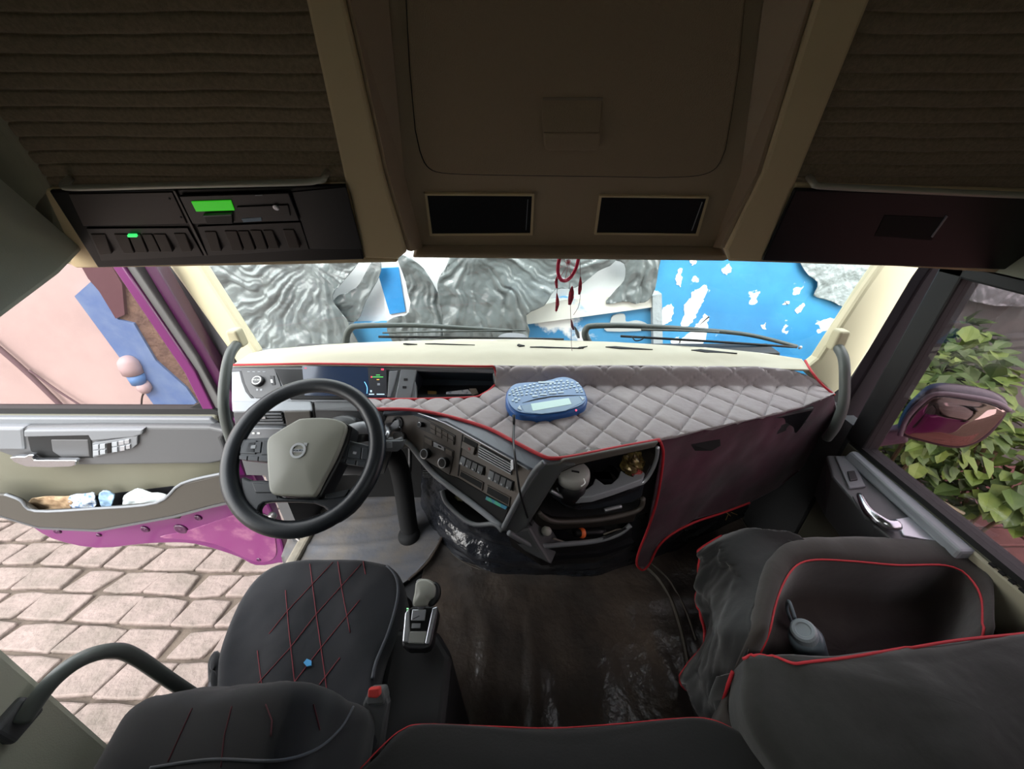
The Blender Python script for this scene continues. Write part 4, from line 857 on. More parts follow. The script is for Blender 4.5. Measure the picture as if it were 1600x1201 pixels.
L2 = CF.up(.045)
g = G(); g.tube(cat(L2.many([(795, 832), (818, 846), (838, 853), (880, 850), (930, 845), (966, 834), (985, 820)], .0), 4), .008, 8); g.mk('net_rim', mgray, da, smooth=True)
a_ = L2.many([(795, 832), (838, 853), (930, 845), (985, 820)]); b_ = CF.many([(800, 850), (845, 880), (930, 876), (985, 850)]); 
g = G(); g.add(a_ + b_, [(0, 1, 5, 4), (1, 2, 6, 5), (2, 3, 7, 6)]); g.mk('net_front', blackp, da, solid=.006)
PK2 = Pl((0, 0, .555), (0, 0, 1)); g = G(); g.prism(CF, [(842, 851), (930, 846), (980, 830), (975, 836), (930, 852), (850, 857)], .044, -.1); g.mk('net_floor', blackp, da)
# pocket below the control panel
pk = [(694, 765), (700, 783), (722, 805), (745, 818), (775, 817), (788, 828)]
K1 = S1.up(.0)
g = G(); A_ = K1.many(pk, .01); g.tube(cat(A_, 4), .007, 8); g.mk('pocket_rim', mgray, da, smooth=True)
g = G(); B_ = K1.many([(694, 765), (705, 776), (730, 795), (750, 806), (775, 822), (788, 828)], -.06); g.add(A_ + B_, [(i, i+1, 7+i, 6+i) for i in range(5)]); g.mk('pocket_lining', M('pocket_black', '#0b0c0e', .5), da, solid=.004)
C_ = [p + Vector((.05, .12, -.12)) for p in A_]; g = G(); g.add(A_ + C_, [(i, i+1, 7+i, 6+i) for i in range(5)]); g.mk('pocket_shell', dgray, da, solid=.004)
g = G(); g.ext(S2.many([(790, 830), (826, 824), (842, 852), (862, 884), (820, 862), (800, 846)], .0), [p + Vector((.04, .1, -.03)) for p in S2.many([(790, 830), (826, 824), (842, 852), (862, 884), (820, 862), (800, 846)], .0)]); g.mk('console_foot', dgray, da, bevel=.008)
# ================================================================ STEERING WHEEL
sw_ = thing('steering_wheel', 'black leather steering wheel with grey hub and round emblem', 'steering wheel')
WC = Vector((-.693, .853, .883)); el = math.radians(52); WN = Vector((0, -math.cos(el), math.sin(el))); WU = Vector((0, math.sin(el), math.cos(el))); WX_ = Vector((1, 0, 0))
WPn = Pl(WC, WN)
RR = .207
rp = [WC + (WX_ * math.cos(a) + WU * math.sin(a)) * RR for a in [2 * math.pi * k / 72 for k in range(72)]]
g = G()
v = []; n_ = 72; m_ = 14
for k in range(n_):
    a = 2 * math.pi * k / n_; rd = WX_ * math.cos(a) + WU * math.sin(a); thick = .0225 + .002 * (math.cos(2*a) > .3)
    for q in range(m_):
        b = 2 * math.pi * q / m_; v.append(WC + rd * (RR + thick * math.cos(b)) + WN * .019 * math.sin(b))
g.add(v, [(k*m_+q, k*m_+(q+1) % m_, ((k+1) % n_)*m_+(q+1) % m_, ((k+1) % n_)*m_+q) for k in range(n_) for q in range(m_)]); g.mk('rim', leather, sw_, smooth=True)
g = G()
for a0, a1 in [(-118, -62)]:
    for k in range(24):
        a = math.radians(a0 + (a1 - a0) * k / 23); rd = WX_ * math.cos(a) + WU * math.sin(a); t_ = WU * math.cos(a) - WX_ * math.sin(a)
        c_ = WC + rd * (RR - .0225) + WN * .006; g.tube([c_ - t_ * .003 + WN * .004, c_ + t_ * .003 - WN * .004], .0012, 5)
g.mk('stitching', M('black_thread', '#2a2c30', .8), sw_)
W0 = WPn.up(-.012)
lo = dcat([(374, 746), (392, 750), (428, 752), (436, 776), (500, 778), (520, 774), (548, 762), (566, 744), (584, 752), (560, 790), (540, 808), (520, 818), (514, 800), (490, 786), (440, 784), (412, 786), (404, 796), (404, 812), (384, 796)], 2, True)
g = G(); g.prism(WPn, lo, .0, -.022); g.mk('lower_spoke', leather, sw_, bevel=.006, seg=3)
g = G(); g.prism(WPn, [(394, 754), (428, 756), (431, 770), (400, 770)], .004, -.01); g.mk('spoke_insert', M('spoke_dark', '#24282d', .4), sw_, bevel=.003)
g = G(); g.prism(WPn, [(508, 772), (546, 764), (540, 776), (520, 779), (508, 778)], .004, -.01); g.mk('spoke_insert', M('spoke_dark'), sw_, bevel=.003)
for nm, q in [('left', [(376, 692), (382, 686), (430, 683), (428, 724), (376, 718)]), ('right', [(530, 684), (578, 696), (580, 730), (524, 722)])]:
    g = G(); g.prism(WPn, q, .006, -.022); g.mk('side_spoke', M('spoke_grey', '#3b4046', .4), sw_, bevel=.005, seg=3)
def btn(q, mat, h=.010, nm='thumb_button'): g_ = G(); g_.prism(WPn, q, h, .002); return g_.mk(nm, mat, sw_, bevel=.0015)
for q in [[(386, 690), (404, 689), (402, 710), (378, 709)], [(392, 692), (412, 691), (410, 708), (386, 708)], [(414, 689), (426, 688), (424, 711), (411, 711)], [(377, 712), (390, 713), (389, 720), (377, 718)], [(391, 713), (407, 714), (406, 721), (390, 720)], [(408, 714), (423, 714), (422, 722), (407, 721)],
          [(536, 692), (548, 695), (544, 715), (532, 713)], [(549, 696), (567, 700), (565, 718), (545, 715)], [(568, 700), (578, 702), (576, 719), (566, 718)], [(530, 716), (543, 718), (541, 724), (528, 722)], [(545, 718), (558, 720), (557, 727), (543, 725)], [(560, 720), (574, 722), (572, 730), (559, 728)]]:
    btn(q, M('button_grey', '#33383e', .4))
for q in [[(396, 697), (404, 696), (403, 702), (395, 702)], [(554, 706), (560, 707), (559, 711), (553, 710)]]: btn(q, lgray, .0115, 'button_mark')
hubo = [(426, 690), (440, 678), (470, 660), (480, 657), (510, 656), (532, 659), (546, 668), (541, 690), (530, 718), (514, 748), (500, 775), (492, 777), (460, 776), (432, 772), (427, 745), (425, 715)]
g = G(); g.prism(WPn, [((x - 484) * 1.04 + 488, (y - 716) * 1.02 + 717) for x, y in hubo], .012, -.05); g.mk('hub_base', blackp, sw_, bevel=.006)
v, f = puffy(WPn.many(dcat(hubo, 4, True)), WN, .028, .006, .008, .008, 10, 80); hb = mk('hub', M('warm_grey_hub', '#8b8c83', .42, bump=(900, .1, .0006)), sw_, smooth=True)if False else mk('hub', v, f, M('warm_grey_hub', '#8b8c83', .42, bump=(900, .1, .0006)), sw_, smooth=True)
ec = WPn.at(476, 708, .0355)
g = G(); rI, rO = .0155, .0215; n_ = 40; v = []
for k in range(n_):
    a = 2*math.pi*k/n_; rd = WX_*math.cos(a) + WU*math.sin(a); v += [ec + rd*rI, ec + rd*rI + WN*.003, ec + rd*rO + WN*.003, ec + rd*rO]
g.add(v, [(k*4+q, k*4+(q+1) % 4, ((k+1) % n_)*4+(q+1) % 4, ((k+1) % n_)*4+q) for k in range(n_) for q in range(4)])
g.ext([ec + WX_*x + WU*y for x, y in [(-.016, -.0045), (.016, -.0045), (.016, .0045), (-.016, .0045)]], [ec + WX_*x + WU*y + WN*.002 for x, y in [(-.016, -.0045), (.016, -.0045), (.016, .0045), (-.016, .0045)]])
d45 = (WX_ + WU).normalized(); p45 = (WU - WX_).normalized(); a0 = ec + d45 * .021
g.ext([a0 - p45*.0015, a0 + p45*.0015, a0 + d45*.007 + p45*.0015, a0 + d45*.007 - p45*.0015], [q + WN*.003 for q in (a0 - p45*.0015, a0 + p45*.0015, a0 + d45*.007 + p45*.0015, a0 + d45*.007 - p45*.0015)])
tp = a0 + d45 * .0095
g.ext([tp, tp - WX_*.009, tp - WX_*.009 - WU*.002, tp - WX_*.003 - WU*.0025], [q + WN*.003 for q in (tp, tp - WX_*.009, tp - WX_*.009 - WU*.002, tp - WX_*.003 - WU*.0025)])
g.ext([tp, tp - WU*.009, tp - WU*.009 - WX_*.002, tp - WU*.003 - WX_*.0025], [q + WN*.003 for q in (tp, tp - WU*.009, tp - WU*.009 - WX_*.002, tp - WU*.003 - WX_*.0025)])
ebm = g.mk('emblem', M('emblem_silver', '#c4c8cc', .3, metal=.2), hb)
text('emblem_text', 'VOLVO', .0082, ec + WN*.0022, WX_, WU, M('emblem_blue', '#30405a', .4), hb)
g = G(); g.cyl(WC - WN*.10, WN, .045, .07, 24); g.mk('column_boss', blackp, sw_)
# ================================================================ FABRIC COVER ON THE DASH
cov = thing('dashboard_cover', 'quilted grey dashboard cover with red piping, cream strip by the windscreen and wine side drape', 'cover')
ZQ = .89
fe = [(560, 640), (590, 640), (645, 641), (700, 651), (760, 669), (800, 689), (845, 712), (866, 717), (900, 713), (960, 701), (1030, 688)]
fe2 = [(1030, 688), (1100, 673), (1180, 656), (1250, 638), (1303, 617)]
inner = [(771, 573), (775, 585), (775, 598), (768, 608), (755, 617), (740, 622), (690, 624), (640, 625), (560, 625)]
zi = [.95, .925, .898, .892, .89, .89, .89, .89, .89]
FE = [oZ(x, y, ZQ) for x, y in fe]; FE2 = [oZ(x, y, ZQ) for x, y in fe2]; IN = [oZ(x, y, z) for (x, y), z in zip(inner, zi)]
SE = [oZ(x, y, .95) for x, y in [(1262, 578), (1180, 575), (1100, 574), (960, 573), (850, 573)]]
def zq(x, y):
    z = ZQ + .06 * sstep(1.205, 1.245, y)
    yy = y + (z - ZQ) * 1.3; u_ = x / .118 + yy / .145; v_ = x / .118 - yy / .145
    du = abs(u_ - round(u_)); dv = abs(v_ - round(v_)); d = min(du, dv)
    return z + .0055 * (1 - math.exp(-(d / .09) ** 2)) + .003 * (1 - math.exp(-(d / .022) ** 2)) - .005 + .0015 * fbm(x * 14, y * 14, 2)
outl = cat(FE, 6)[:-1] + FE2 + [oZ(1298, 600, .91)] + SE + cat(IN, 4)
V, F = sheet([(p.x, p.y) for p in outl], zq, .005)
mk('quilted_top', V, F, quiltm, cov, smooth=True, solid=.004)
def stroke(L_, x0, x1): pass
zc = .952
cr_o = [oZ(x, y, zc) for x, y in [(392, 556), (420, 550), (480, 545), (560, 539), (640, 536), (720, 534), (830, 534), (960, 538), (1100, 547), (1200, 556), (1252, 562), (1266, 578)]]
hd = [oZ(x, y, zc) for x, y in [(362, 571), (420, 570), (500, 569), (640, 571), (740, 573), (771, 573)]]
ou2 = cr_o + [q for q in SE] + hd[::-1]
V, F = sheet([(p.x, p.y) for p in ou2], lambda x, y: zc + .003 * fbm(x * 5, y * 8, 4) + .012 * sstep(1.27, 1.36, y), .014)
mk('cream_strip', V, F, M('cream_velour', '#b8b29c', .85, sheen=.4, var=(3, '#ada893', .35, .7), bump=(160, .2, .001)), cov, smooth=True, solid=.006)
g = G()
for (a, b, w_) in [((664, 537), (742, 539), .8), ((808, 539), (820, 540), 1.6), ((828, 542), (912, 544), .9), ((902, 544), (918, 541), 1.2), ((946, 542), (1020, 546), 1.6), ((1080, 547), (1152, 552), 2.2), ((630, 537), (652, 538), .8)]:
    q = [(a[0], a[1]), ((a[0]*.8+b[0]*.2), a[1] - w_ + (b[1]-a[1])*.2), (b[0], b[1]), ((a[0]*.7+b[0]*.3), a[1] + w_ + (b[1]-a[1])*.3)]
    g = G(); g.prism(Pl((0, 0, zc + .0135), (0, 0, 1)), q, .002, -.003); g.mk('vent_slit', pocket, cov)
def piping(name, pts, r=.0055):
    g_ = G(); p = resample(cat(pts, 6), max(8, len(pts) * 10)); g_.tube(p, r, 8); return g_.mk(name, redpipe, cov, smooth=True)
piping('red_piping', [p + Vector((0, -.002, .004)) for p in FE])
piping('red_piping', [p + Vector((0, 0, .004)) for p in IN], .0045)
piping('red_piping', [p + Vector((0, -.002, .004)) for p in hd], .004)
piping('red_piping', [oZ(1258, 563, .955), oZ(1268, 580, .95), oZ(1284, 600, .92), oZ(1304, 617, .89)], .004)
# drape over the passenger side
aD, bD = FE2[0], FE2[-1]
DR = P3(aD, bD, (aD.x, aD.y + .03, aD.z - .5))
def doff(a, b, p):
    return .012 * fbm(p.x * 4, p.z * 3, 9, 3) * min((.9 - p.z) * 8, 1) + .003 * fbm(p.x * 12, p.z * 6, 3) - .002
dpx = [(1030, 688), (1100, 673), (1180, 656), (1250, 638), (1303, 617), (1308, 640), (1296, 668), (1278, 700), (1250, 735), (1215, 762), (1170, 785), (1130, 800), (1085, 814), (1050, 832), (1030, 850), (1014, 880), (1003, 889), (995, 880), (1000, 855), (1012, 825), (1024, 780), (1032, 730), (1034, 705)]
s_ = Sheet2(DR, dpx, .016, doff); drp = mk('side_drape', s_.v, s_.f, winev, cov, smooth=True, solid=.004, recalc=False)
piping('red_piping', DR.many([(1030, 688), (1035, 705), (1032, 740), (1024, 785), (1010, 828), (998, 858), (994, 879), (1003, 889), (1014, 879), (1028, 852), (1050, 832), (1085, 814), (1130, 799), (1170, 784)], .004), .0045)
g = G(); q_ = onto(drp, [(1210, 668), (1258, 652), (1260, 660), (1214, 678)], .001); g.ext(q_, [a - DR.n * .004 for a in q_]); g.mk('drape_cutout', pocket, cov); g = G(); q_ = onto(drp, [(1080, 694), (1125, 686), (1126, 696), (1112, 704), (1086, 704)], .001); g.ext(q_, [a - DR.n * .004 for a in q_]); g.mk('drape_cutout', pocket, cov)
# ================================================================ UNDER THE DASH
vin = M('black_vinyl', '#23252a', .17, bump=(9, .9, .03), spec=.8)
vin2 = M('black_vinyl_dusty', '#403a36', .30, var=(4, '#5a4e44', .42, .75), bump=(7, .8, .03), spec=.7)
fa = [(660, 790), (672, 822), (690, 845), (722, 875), (770, 894), (830, 903), (900, 900), (960, 889), (1040, 862), (1110, 830), (1200, 790)]
FA = cat([oZ(x, y, 0) for x, y in fa], 5)
TA = []
for p in FA: TA.append(Vector((p.x * .86, min(p.y + .03 + .12 * (1.26 - min(p.y, 1.26)), 1.46), .62)))
def rsr(u, v):
    i = u * (len(FA) - 1); k = min(int(i), len(FA) - 2); t = i - k
    a = FA[k].lerp(FA[k+1], t); b = TA[k].lerp(TA[k+1], t); p = a.lerp(b, v)
    w_ = noise.noise(Vector((u * 5, v * 9, 1))) * .03 + .014 * noise.noise(Vector((u * 16, v * 22, 4))) + .006 * abs(noise.noise(Vector((u * 40, v * 30 + 6 * u, 7))))
    return p + Vector((0, -w_, 0))
g = G(); g.grid(rsr, 110, 60); tn = g.mk('engine_cover', vin, smooth=True, solid=.01); tag(tn, 'glossy black vinyl engine cover bulging under the dashboard', 'engine cover')
g = G(); g.tube([p + Vector((0, -.01, .006)) for p in FA], .006, 6); g.mk('seam', M('dusty_seam', '#4a443d', .8), tn)
def zf(x, y):
    fold = 0
    fold += .024 * max(0, noise.noise(Vector((x * 9 + .5 * y, y * 1.1, 3)))) * sstep(.95, .7, y)
    fold += .024 * max(0, noise.noise(Vector((x * 1.6, y * 9, 8)))) * sstep(.7, .95, y)
    return .006 + fold + .004 * noise.ridged_multi_fractal(Vector((x * 3, y * 3, 2)), 1.0, 2.1, 3, 1.0, 2.0) * .4
V, F = sheet([(-.50, -.1), (1.08, -.1), (1.08, 1.48), (.65, 1.48), (.0, 1.30), (-.46, 1.48), (-.50, 1.2)], zf, .016)
o = mk('vinyl_floor_sheet', V, F, vin2, smooth=True, solid=.003); tag(o, 'wrinkled black vinyl sheet covering the cab floor between the seats', 'floor covering')
g = G(); g.tube(cat([oZ(x, y, .02) for x, y in [(1008, 884), (1030, 905), (1050, 940), (1066, 990), (1080, 1060), (1090, 1120)]], 6), .008, 6); g.mk('seam', M('dusty_seam'), o)
g = G(); g.tube(cat([oZ(x, y, .02) for x, y in [(1015, 878), (1045, 905), (1070, 950), (1088, 1000)]], 6), .005, 6); g.mk('seam', M('dusty_seam'), o)
mo = [(452, 905), (440, 870), (468, 795), (560, 772), (640, 762), (690, 752), (694, 790), (694, 825), (688, 845), (668, 878), (640, 905), (560, 960)]
MO = [oZ(x, y, .02) for x, y in mo]
V, F = sheet([(p.x, p.y) for p in MO], lambda x, y: .028 + .006 * max(0, math.sin((y + .05 * math.sin(x * 5)) * 42)) ** 8 + .006 * fbm(x * 4, y * 5), .016)
o = mk('floor_mat', V, F, M('grey_rubber_mat', '#5b5c61', .75, var=(7, '#70685f', .4, .75), bump=(60, .4, .003)), smooth=True, solid=.01); tag(o, 'dusty grey rubber mat under the pedals in the driver footwell', 'floor mat')
g = G(); g.tube(cat([p + Vector((.004, 0, .012)) for p in [oZ(x, y, .02) for x, y in [(692, 756), (696, 790), (695, 822), (688, 845), (668, 880), (638, 908)]]], 5), .006, 6); g.mk('mat_edge', M('mat_edge_brown', '#4a4038', .8), o)
for (x, y, w_, h_, lab) in [(632, 748, 22, 18, 'wide worn brake pedal pad left of the accelerator'), (668, 738, 14, 14, 'narrow accelerator pedal pad near the console bezel')]:
    t = thing('pedal', lab, 'pedal', 'foot pedals'); pp = Pl(oY(x, y, 1.33), (0, -.8, .6))
    g = G(); g.prism(pp, [(x - w_/2, y - h_/2), (x + w_/2, y - h_/2), (x + w_/2, y + h_/2), (x - w_/2, y + h_/2)], .01, -.008); g.mk('pad', M('worn_pedal', '#7b7d80', .5, var=(60, '#3b3c3f', .4, .6)), t, bevel=.004)
    g = G()
    for k in range(4): q = y - h_/2 + h_*(k+.5)/4; g.prism(pp, [(x - w_*.42, q - .8), (x + w_*.42, q - .8), (x + w_*.42, q + .8), (x - w_*.42, q + .8)], .014, .008)
    g.mk('tread', rubber, t); c_ = pp.at(x, y, -.01); g = G(); g.tube(cat([c_, c_ + Vector((0, .08, -.02)), Vector((c_.x, 1.49, c_.z + .1))], 4), .01, 8); g.mk('lever', blackp, t)
# ================================================================ SEATS
def seat_pads(mesh_obj, lines, name, mat, par, r=.0016, lift=.0015, lab=None):
    for L_ in lines:
        p = onto(mesh_obj, dens(L_, 10), lift)
        if len(p) > 3:
            g_ = G(); g_.tube(p, r, 6); g_.mk(name, mat, par, smooth=True)
ds = thing('driver_seat', 'black fabric driver seat with red diamond stitching on the cushion', 'seat')
ZC = Pl((0, 0, .56), (0, 0, 1))
co = dcat([(300, 1180), (330, 1085), (340, 1010), (368, 940), (402, 893), (445, 872), (515, 867), (585, 872), (620, 888), (632, 925), (618, 985), (596, 1035), (585, 1090), (570, 1180)], 4, True)
def dfn(p):
    return p + Vector((0, 0, .006 * fbm(p.x * 9, p.y * 7, 5) + .006 * math.sin(p.x * 30 + p.y * 18) * sstep(.7, .45, p.y)))
v, f = puffy(ZC.many(co), (0, 0, 1), 0.0, -.16, .03, .012, 16, 96, dfn); cu = mk('seat_cushion', v, f, M('black_cushion_fabric', '#13151c', .9, sheen=.2, bump=(1400, .35, .001), var=(6, '#181b22', .4, .75)), ds, smooth=True)
red_lines = [[(483, 872), (494, 959), (507, 1051), (512, 1090)], [(527, 872), (534, 920), (547, 988)], [(446, 922), (451, 981), (464, 1100)], [(567, 874), (571, 897)], [(402, 1016), (413, 1105)],
             [(564, 881), (494, 959), (453, 1012), (372, 1101)], [(562, 937), (501, 1012), (433, 1100)], [(520, 878), (448, 955), (420, 990)], [(531, 1027), (499, 1069)]]
seat_pads(cu, red_lines, 'red_stitching', redstitch, ds, .0010)
# piping along the cushion
pp_ = onto(cu, dcat([(334, 1090), (346, 1010), (373, 942), (406, 897), (448, 877), (515, 871), (582, 876), (613, 892), (622, 926), (608, 984), (588, 1033), (582, 1060)], 5), .002)
g = G(); g.tube(pp_, .004, 8); g.mk('piping', M('grey_piping', '#3c4049', .7, sheen=.3), ds, smooth=True)
g = G(); g.box((-.86, .28, .22), (-.42, .74, .40)); g.mk('seat_base', blackp, ds, bevel=.03, seg=3)
g = G(); g.box((-.82, .25, 0), (-.46, .70, .22)); g.mk('suspension_box', rubber, ds, bevel=.02)
# backrest: seen over its top edge, leaning back
bk = [(-.865, .0), (-.88, .08), (-.86, .16), (-.80, .215), (-.66, .27), (-.52, .325), (-.45, .335), (-.425, .25), (-.42, .0)]
bo = Vector((0, .34, .50)); bu = Vector((0, -.22, 1)).normalized(); bn = Vector((0, 1, .22)).normalized()
bkp = [bo + Vector((x, 0, 0)) + bu * (z * 1.0) for x, z in bk]
v, f = puffy(cat(bkp, 4, True), bn, .05, -.09, .035, .02, 12, 80, lambda p: p + Vector((0, .008 * fbm(p.x * 8, p.z * 8, 3), 0)))
br = mk('backrest', v, f, M('black_backrest_fabric', '#101117', .92, sheen=.15, bump=(1400, .35, .001)), ds, smooth=True)
seat_pads(br, [[(300, 1106), (262, 1190)], [(362, 1103), (350, 1150), (345, 1198)], [(415, 1100), (425, 1125), (423, 1150)], [(490, 1100), (500, 1140)]], 'stitching', M('dark_red_stitching', '#4a1c26', .8), ds, .0012)
g = G(); g.tube(cat(onto(br, dcat([(235, 1199), (330, 1186), (430, 1188), (490, 1172), (530, 1140), (552, 1104)], 8), .001) or [Vector((-.8, .2, .8)), Vector((-.5, .2, .8))], 2), .0022, 6); g.mk('piping', M('grey_piping'), ds, smooth=True)
# belt buckle with red button, on its stalk at the right of the seat
BKP = Pl(oZ(585, 1082, .60), (0, -.6, .8))
g = G(); g.prism(BKP, [(572, 1086), (602, 1086), (606, 1100), (590, 1215), (550, 1215), (566, 1100)], .0, -.03); bkl = g.mk('belt_stalk', dgray, ds, bevel=.006)
g = G(); g.prism(BKP, [(572, 1092), (576, 1076), (600, 1074), (604, 1090), (600, 1100), (574, 1102)], .006, -.03); b2 = g.mk('buckle', M('buckle_grey', '#5b5d5e', .5), bkl, bevel=.005)
g = G(); g.prism(BKP, [(579, 1072), (596, 1070), (598, 1082), (592, 1087), (578, 1086)], .016, 0); g.mk('release_button', M('red_button', '#c8403c', .4), b2, bevel=.003)
# belt and lever at the left of the cushion
g = G(); g.tube(cat([oZ(322, 1098, .52), oZ(330, 1082, .53), oZ(336, 1060, .53)], 4), .012, 8); g.mk('height_lever', M('dark_violet_plastic', '#26222e', .5), ds, smooth=True)
v, f = puffy(Pl((0, 0, .54), (0, 0, 1)).many(dcat([(322, 1035), (336, 1012), (345, 1030), (340, 1075), (326, 1085)], 4, True)), (0, 0, 1), .0, -.08, .015, .005, 6, 32); mk('side_bolster', v, f, blackfab, ds, smooth=True)
# ---- gear selector beside the driver seat
gs = thing('gear_selector', 'silver-edged gear selector with grey lever on a black console beside the driver seat', 'gear selector')
GP = Pl((0, .50, .60), (0, -.25, 1))
g = G(); g.prism(GP, dcat([(628, 1010), (631, 975), (634, 956), (644, 947), (664, 945), (682, 948), (684, 956), (678, 985), (671, 1011), (650, 1014)], 2, True), .0, -.045); hsg = g.mk('housing', blackp, gs, bevel=.006, seg=3)
g = G(); g.prism(GP, [(629, 1004), (633, 958), (640, 950), (641, 985), (638, 1004)], .004, -.01); g.mk('chrome_edge', silver, hsg, bevel=.003)
g = G(); g.prism(GP, [(676, 950), (684, 948), (671, 1006), (664, 1006)], .004, -.01); g.mk('chrome_edge', silver, hsg, bevel=.002)
g = G(); g.prism(GP, [(639, 986), (668, 986), (664, 1006), (637, 1005)], .003, -.01); g.mk('grey_pad', M('warm_grey_pad', '#7d7e7a', .45), hsg, bevel=.003)
g = G(); g.prism(GP, [(641, 952), (676, 950), (667, 984), (641, 984)], .001, -.01); g.mk('gate_panel', blackg, hsg)
g = G(); g.prism(GP, [(645, 953), (666, 953), (664, 970), (643, 970)], .006, 0); g.mk('mode_plate', silver, hsg, bevel=.001)
g = G(); g.prism(GP, [(644, 974), (658, 974), (657, 982), (643, 982)], .004, 0); g.mk('mode_button', mgray, hsg, bevel=.001)
g = G(); g.tube(GP.many([(646, 968), (656, 963)], .0065), .0008, 5); g.mk('marking', blackp, hsg)
for k in range(4):
    g = G(); g.prism(GP, [(635.5 + k*.2, 950 + k*3.2), (638.5 + k*.2, 950 + k*3.2), (638.5 + k*.2, 951.6 + k*3.2), (635.5 + k*.2, 951.6 + k*3.2)], .0018, .0008); g.mk('gear_light', M('green_marks', '#8fe3a0', .5, emit=.5), hsg)
c0 = GP.at(657, 952, .0); c1 = c0 + Vector((0, .035, .065))
LP = Pl(c1, (0, -.55, .85))
v, f = puffy(LP.many(dcat([(647, 946), (649, 925), (652, 908), (664, 904), (676, 909), (682, 919), (680, 932), (672, 938), (667, 946)], 4, True)), LP.n, .014, -.016, .008, .004, 6, 48); lv = mk('lever', v, f, M('warm_grey_lever', '#96978f', .4), gs, smooth=True)
v, f = puffy(LP.many(dcat([(668, 944), (674, 938), (682, 932), (684, 919), (678, 908), (686, 914), (688, 928), (683, 940), (674, 948)], 4, True)), LP.n, .006, -.02, .006, .002, 4, 32); mk('grip', v, f, blackp, lv, smooth=True)
g = G(); g.tube([c0 - Vector((0, 0, .02)), c1], .010, 10); g.mk('lever_stem', silver, lv, smooth=True)
g = G(); g.ext([Vector((-.42, .32, .50)), Vector((-.25, .32, .50)), Vector((-.25, .50, .52)), Vector((-.30, .56, .535)), Vector((-.42, .56, .535))], [Vector((-.42, .30, 0)), Vector((-.23, .30, 0)), Vector((-.23, .52, 0)), Vector((-.28, .60, 0)), Vector((-.42, .60, 0))]); g.mk('console', M('dark_console', '#0e0e11', .6), gs, bevel=.02, seg=3)
g = G(); g.lathe(oZ(677, 1107, .03), (0, 0, 1), [(.012, 0), (.012, .01), (.006, .014)], 12); tag(g.mk('floor_bolt', chrome), 'small shiny bolt head on the floor behind the gear selector console', 'bolt')
def onto2(o, pl, h, pts, lift):
    out = []
    for q in pts:
        r_ = onto(o, [q], lift); out.append(r_[0] if r_ and (r_[0] - pl.at(*q)).length < .08 else pl.at(q[0], q[1], h))
    return out
# ---- passenger seat: cushion with a deep lap between raised bolsters
ps = thing('passenger_seat', 'charcoal velvet passenger seat with red piping and a deep shaded lap', 'seat')
vdark = M('shaded_velvet_lap', '#1f1815', .95, sheen=.4, var=(5, '#2a201c', .35, .7), bump=(40, .2, .003))  # darker velvet copy with the lap's shade put into its colour
Zs = .69; SPl = Pl((0, 0, Zs), (0, 0, 1))
outer = [(1180, 1120), (1168, 1000), (1185, 900), (1205, 856), (1240, 838), (1330, 834), (1440, 836), (1505, 848), (1540, 880), (1552, 920), (1548, 1000), (1560, 1130)]
oP = cat([SPl.at(x, y) for x, y in outer], 4, True)
inn = [SPl.at(x, y) for x, y in [(1196, 1060), (1200, 1000), (1216, 930), (1240, 888), (1270, 876), (1330, 878), (1400, 884), (1470, 884), (1503, 894), (1530, 930), (1533, 985), (1528, 1060)]]
I2 = resample(cat(inn, 5, True), 96, True); O2 = resample(oP, 96, True)
ci = sum(I2, Vector()) / 96
# match the starting points
def align(A, B, c):
    an = lambda p: math.atan2(p.y - c.y, p.x - c.x)
    A = sorted(A, key=an); B = sorted(B, key=an); return A, B
I2, O2 = align(I2, O2, ci)
lay = []
for t, z in [(1.0, -.30), (1.0, -.10), (1.0, -.05), (.98, -.02), (.9, .0), (.7, .016), (.45, .02), (.2, .014), (.05, .004)]: lay.append([i.lerp(o, t) + Vector((0, 0, z)) for i, o in zip(I2, O2)])
for t, z in [(1.0, -.004), (.985, -.03), (.96, -.09), (.90, -.13), (.8, -.145), (.5, -.15), (.2, -.15), (.01, -.15)]: lay.append([ci.lerp(i, t) + Vector((0, 0, z)) for i in I2])
nA = 9
def lm(layers, name, mat, par, cap0=False):
    v_ = [p + Vector((0, 0, .006 * fbm(p.x * 9, p.y * 9, 6))) - Vector((0, 0, .16 * sstep(.465, .41, p.y))) for L_ in layers for p in L_]; n_ = len(layers[0]); f_ = [(i*n_+k, i*n_+(k+1) % n_, (i+1)*n_+(k+1) % n_, (i+1)*n_+k) for i in range(len(layers)-1) for k in range(n_)]
    return mk(name, v_, f_, mat, par, smooth=True, recalc=True)
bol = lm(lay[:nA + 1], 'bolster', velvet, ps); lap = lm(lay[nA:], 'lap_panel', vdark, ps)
g = G(); g.tube(cat([p + Vector((0, 0, .004 - .16 * sstep(.465, .41, p.y))) for p in I2[::2]], 2, True), .0024, 6, True); g.mk('red_piping', redpipe, ps, smooth=True)
g = G(); g.box((.50, .20, 0), (.95, .66, .40)); g.mk('seat_base', rubber, ps, bevel=.03)
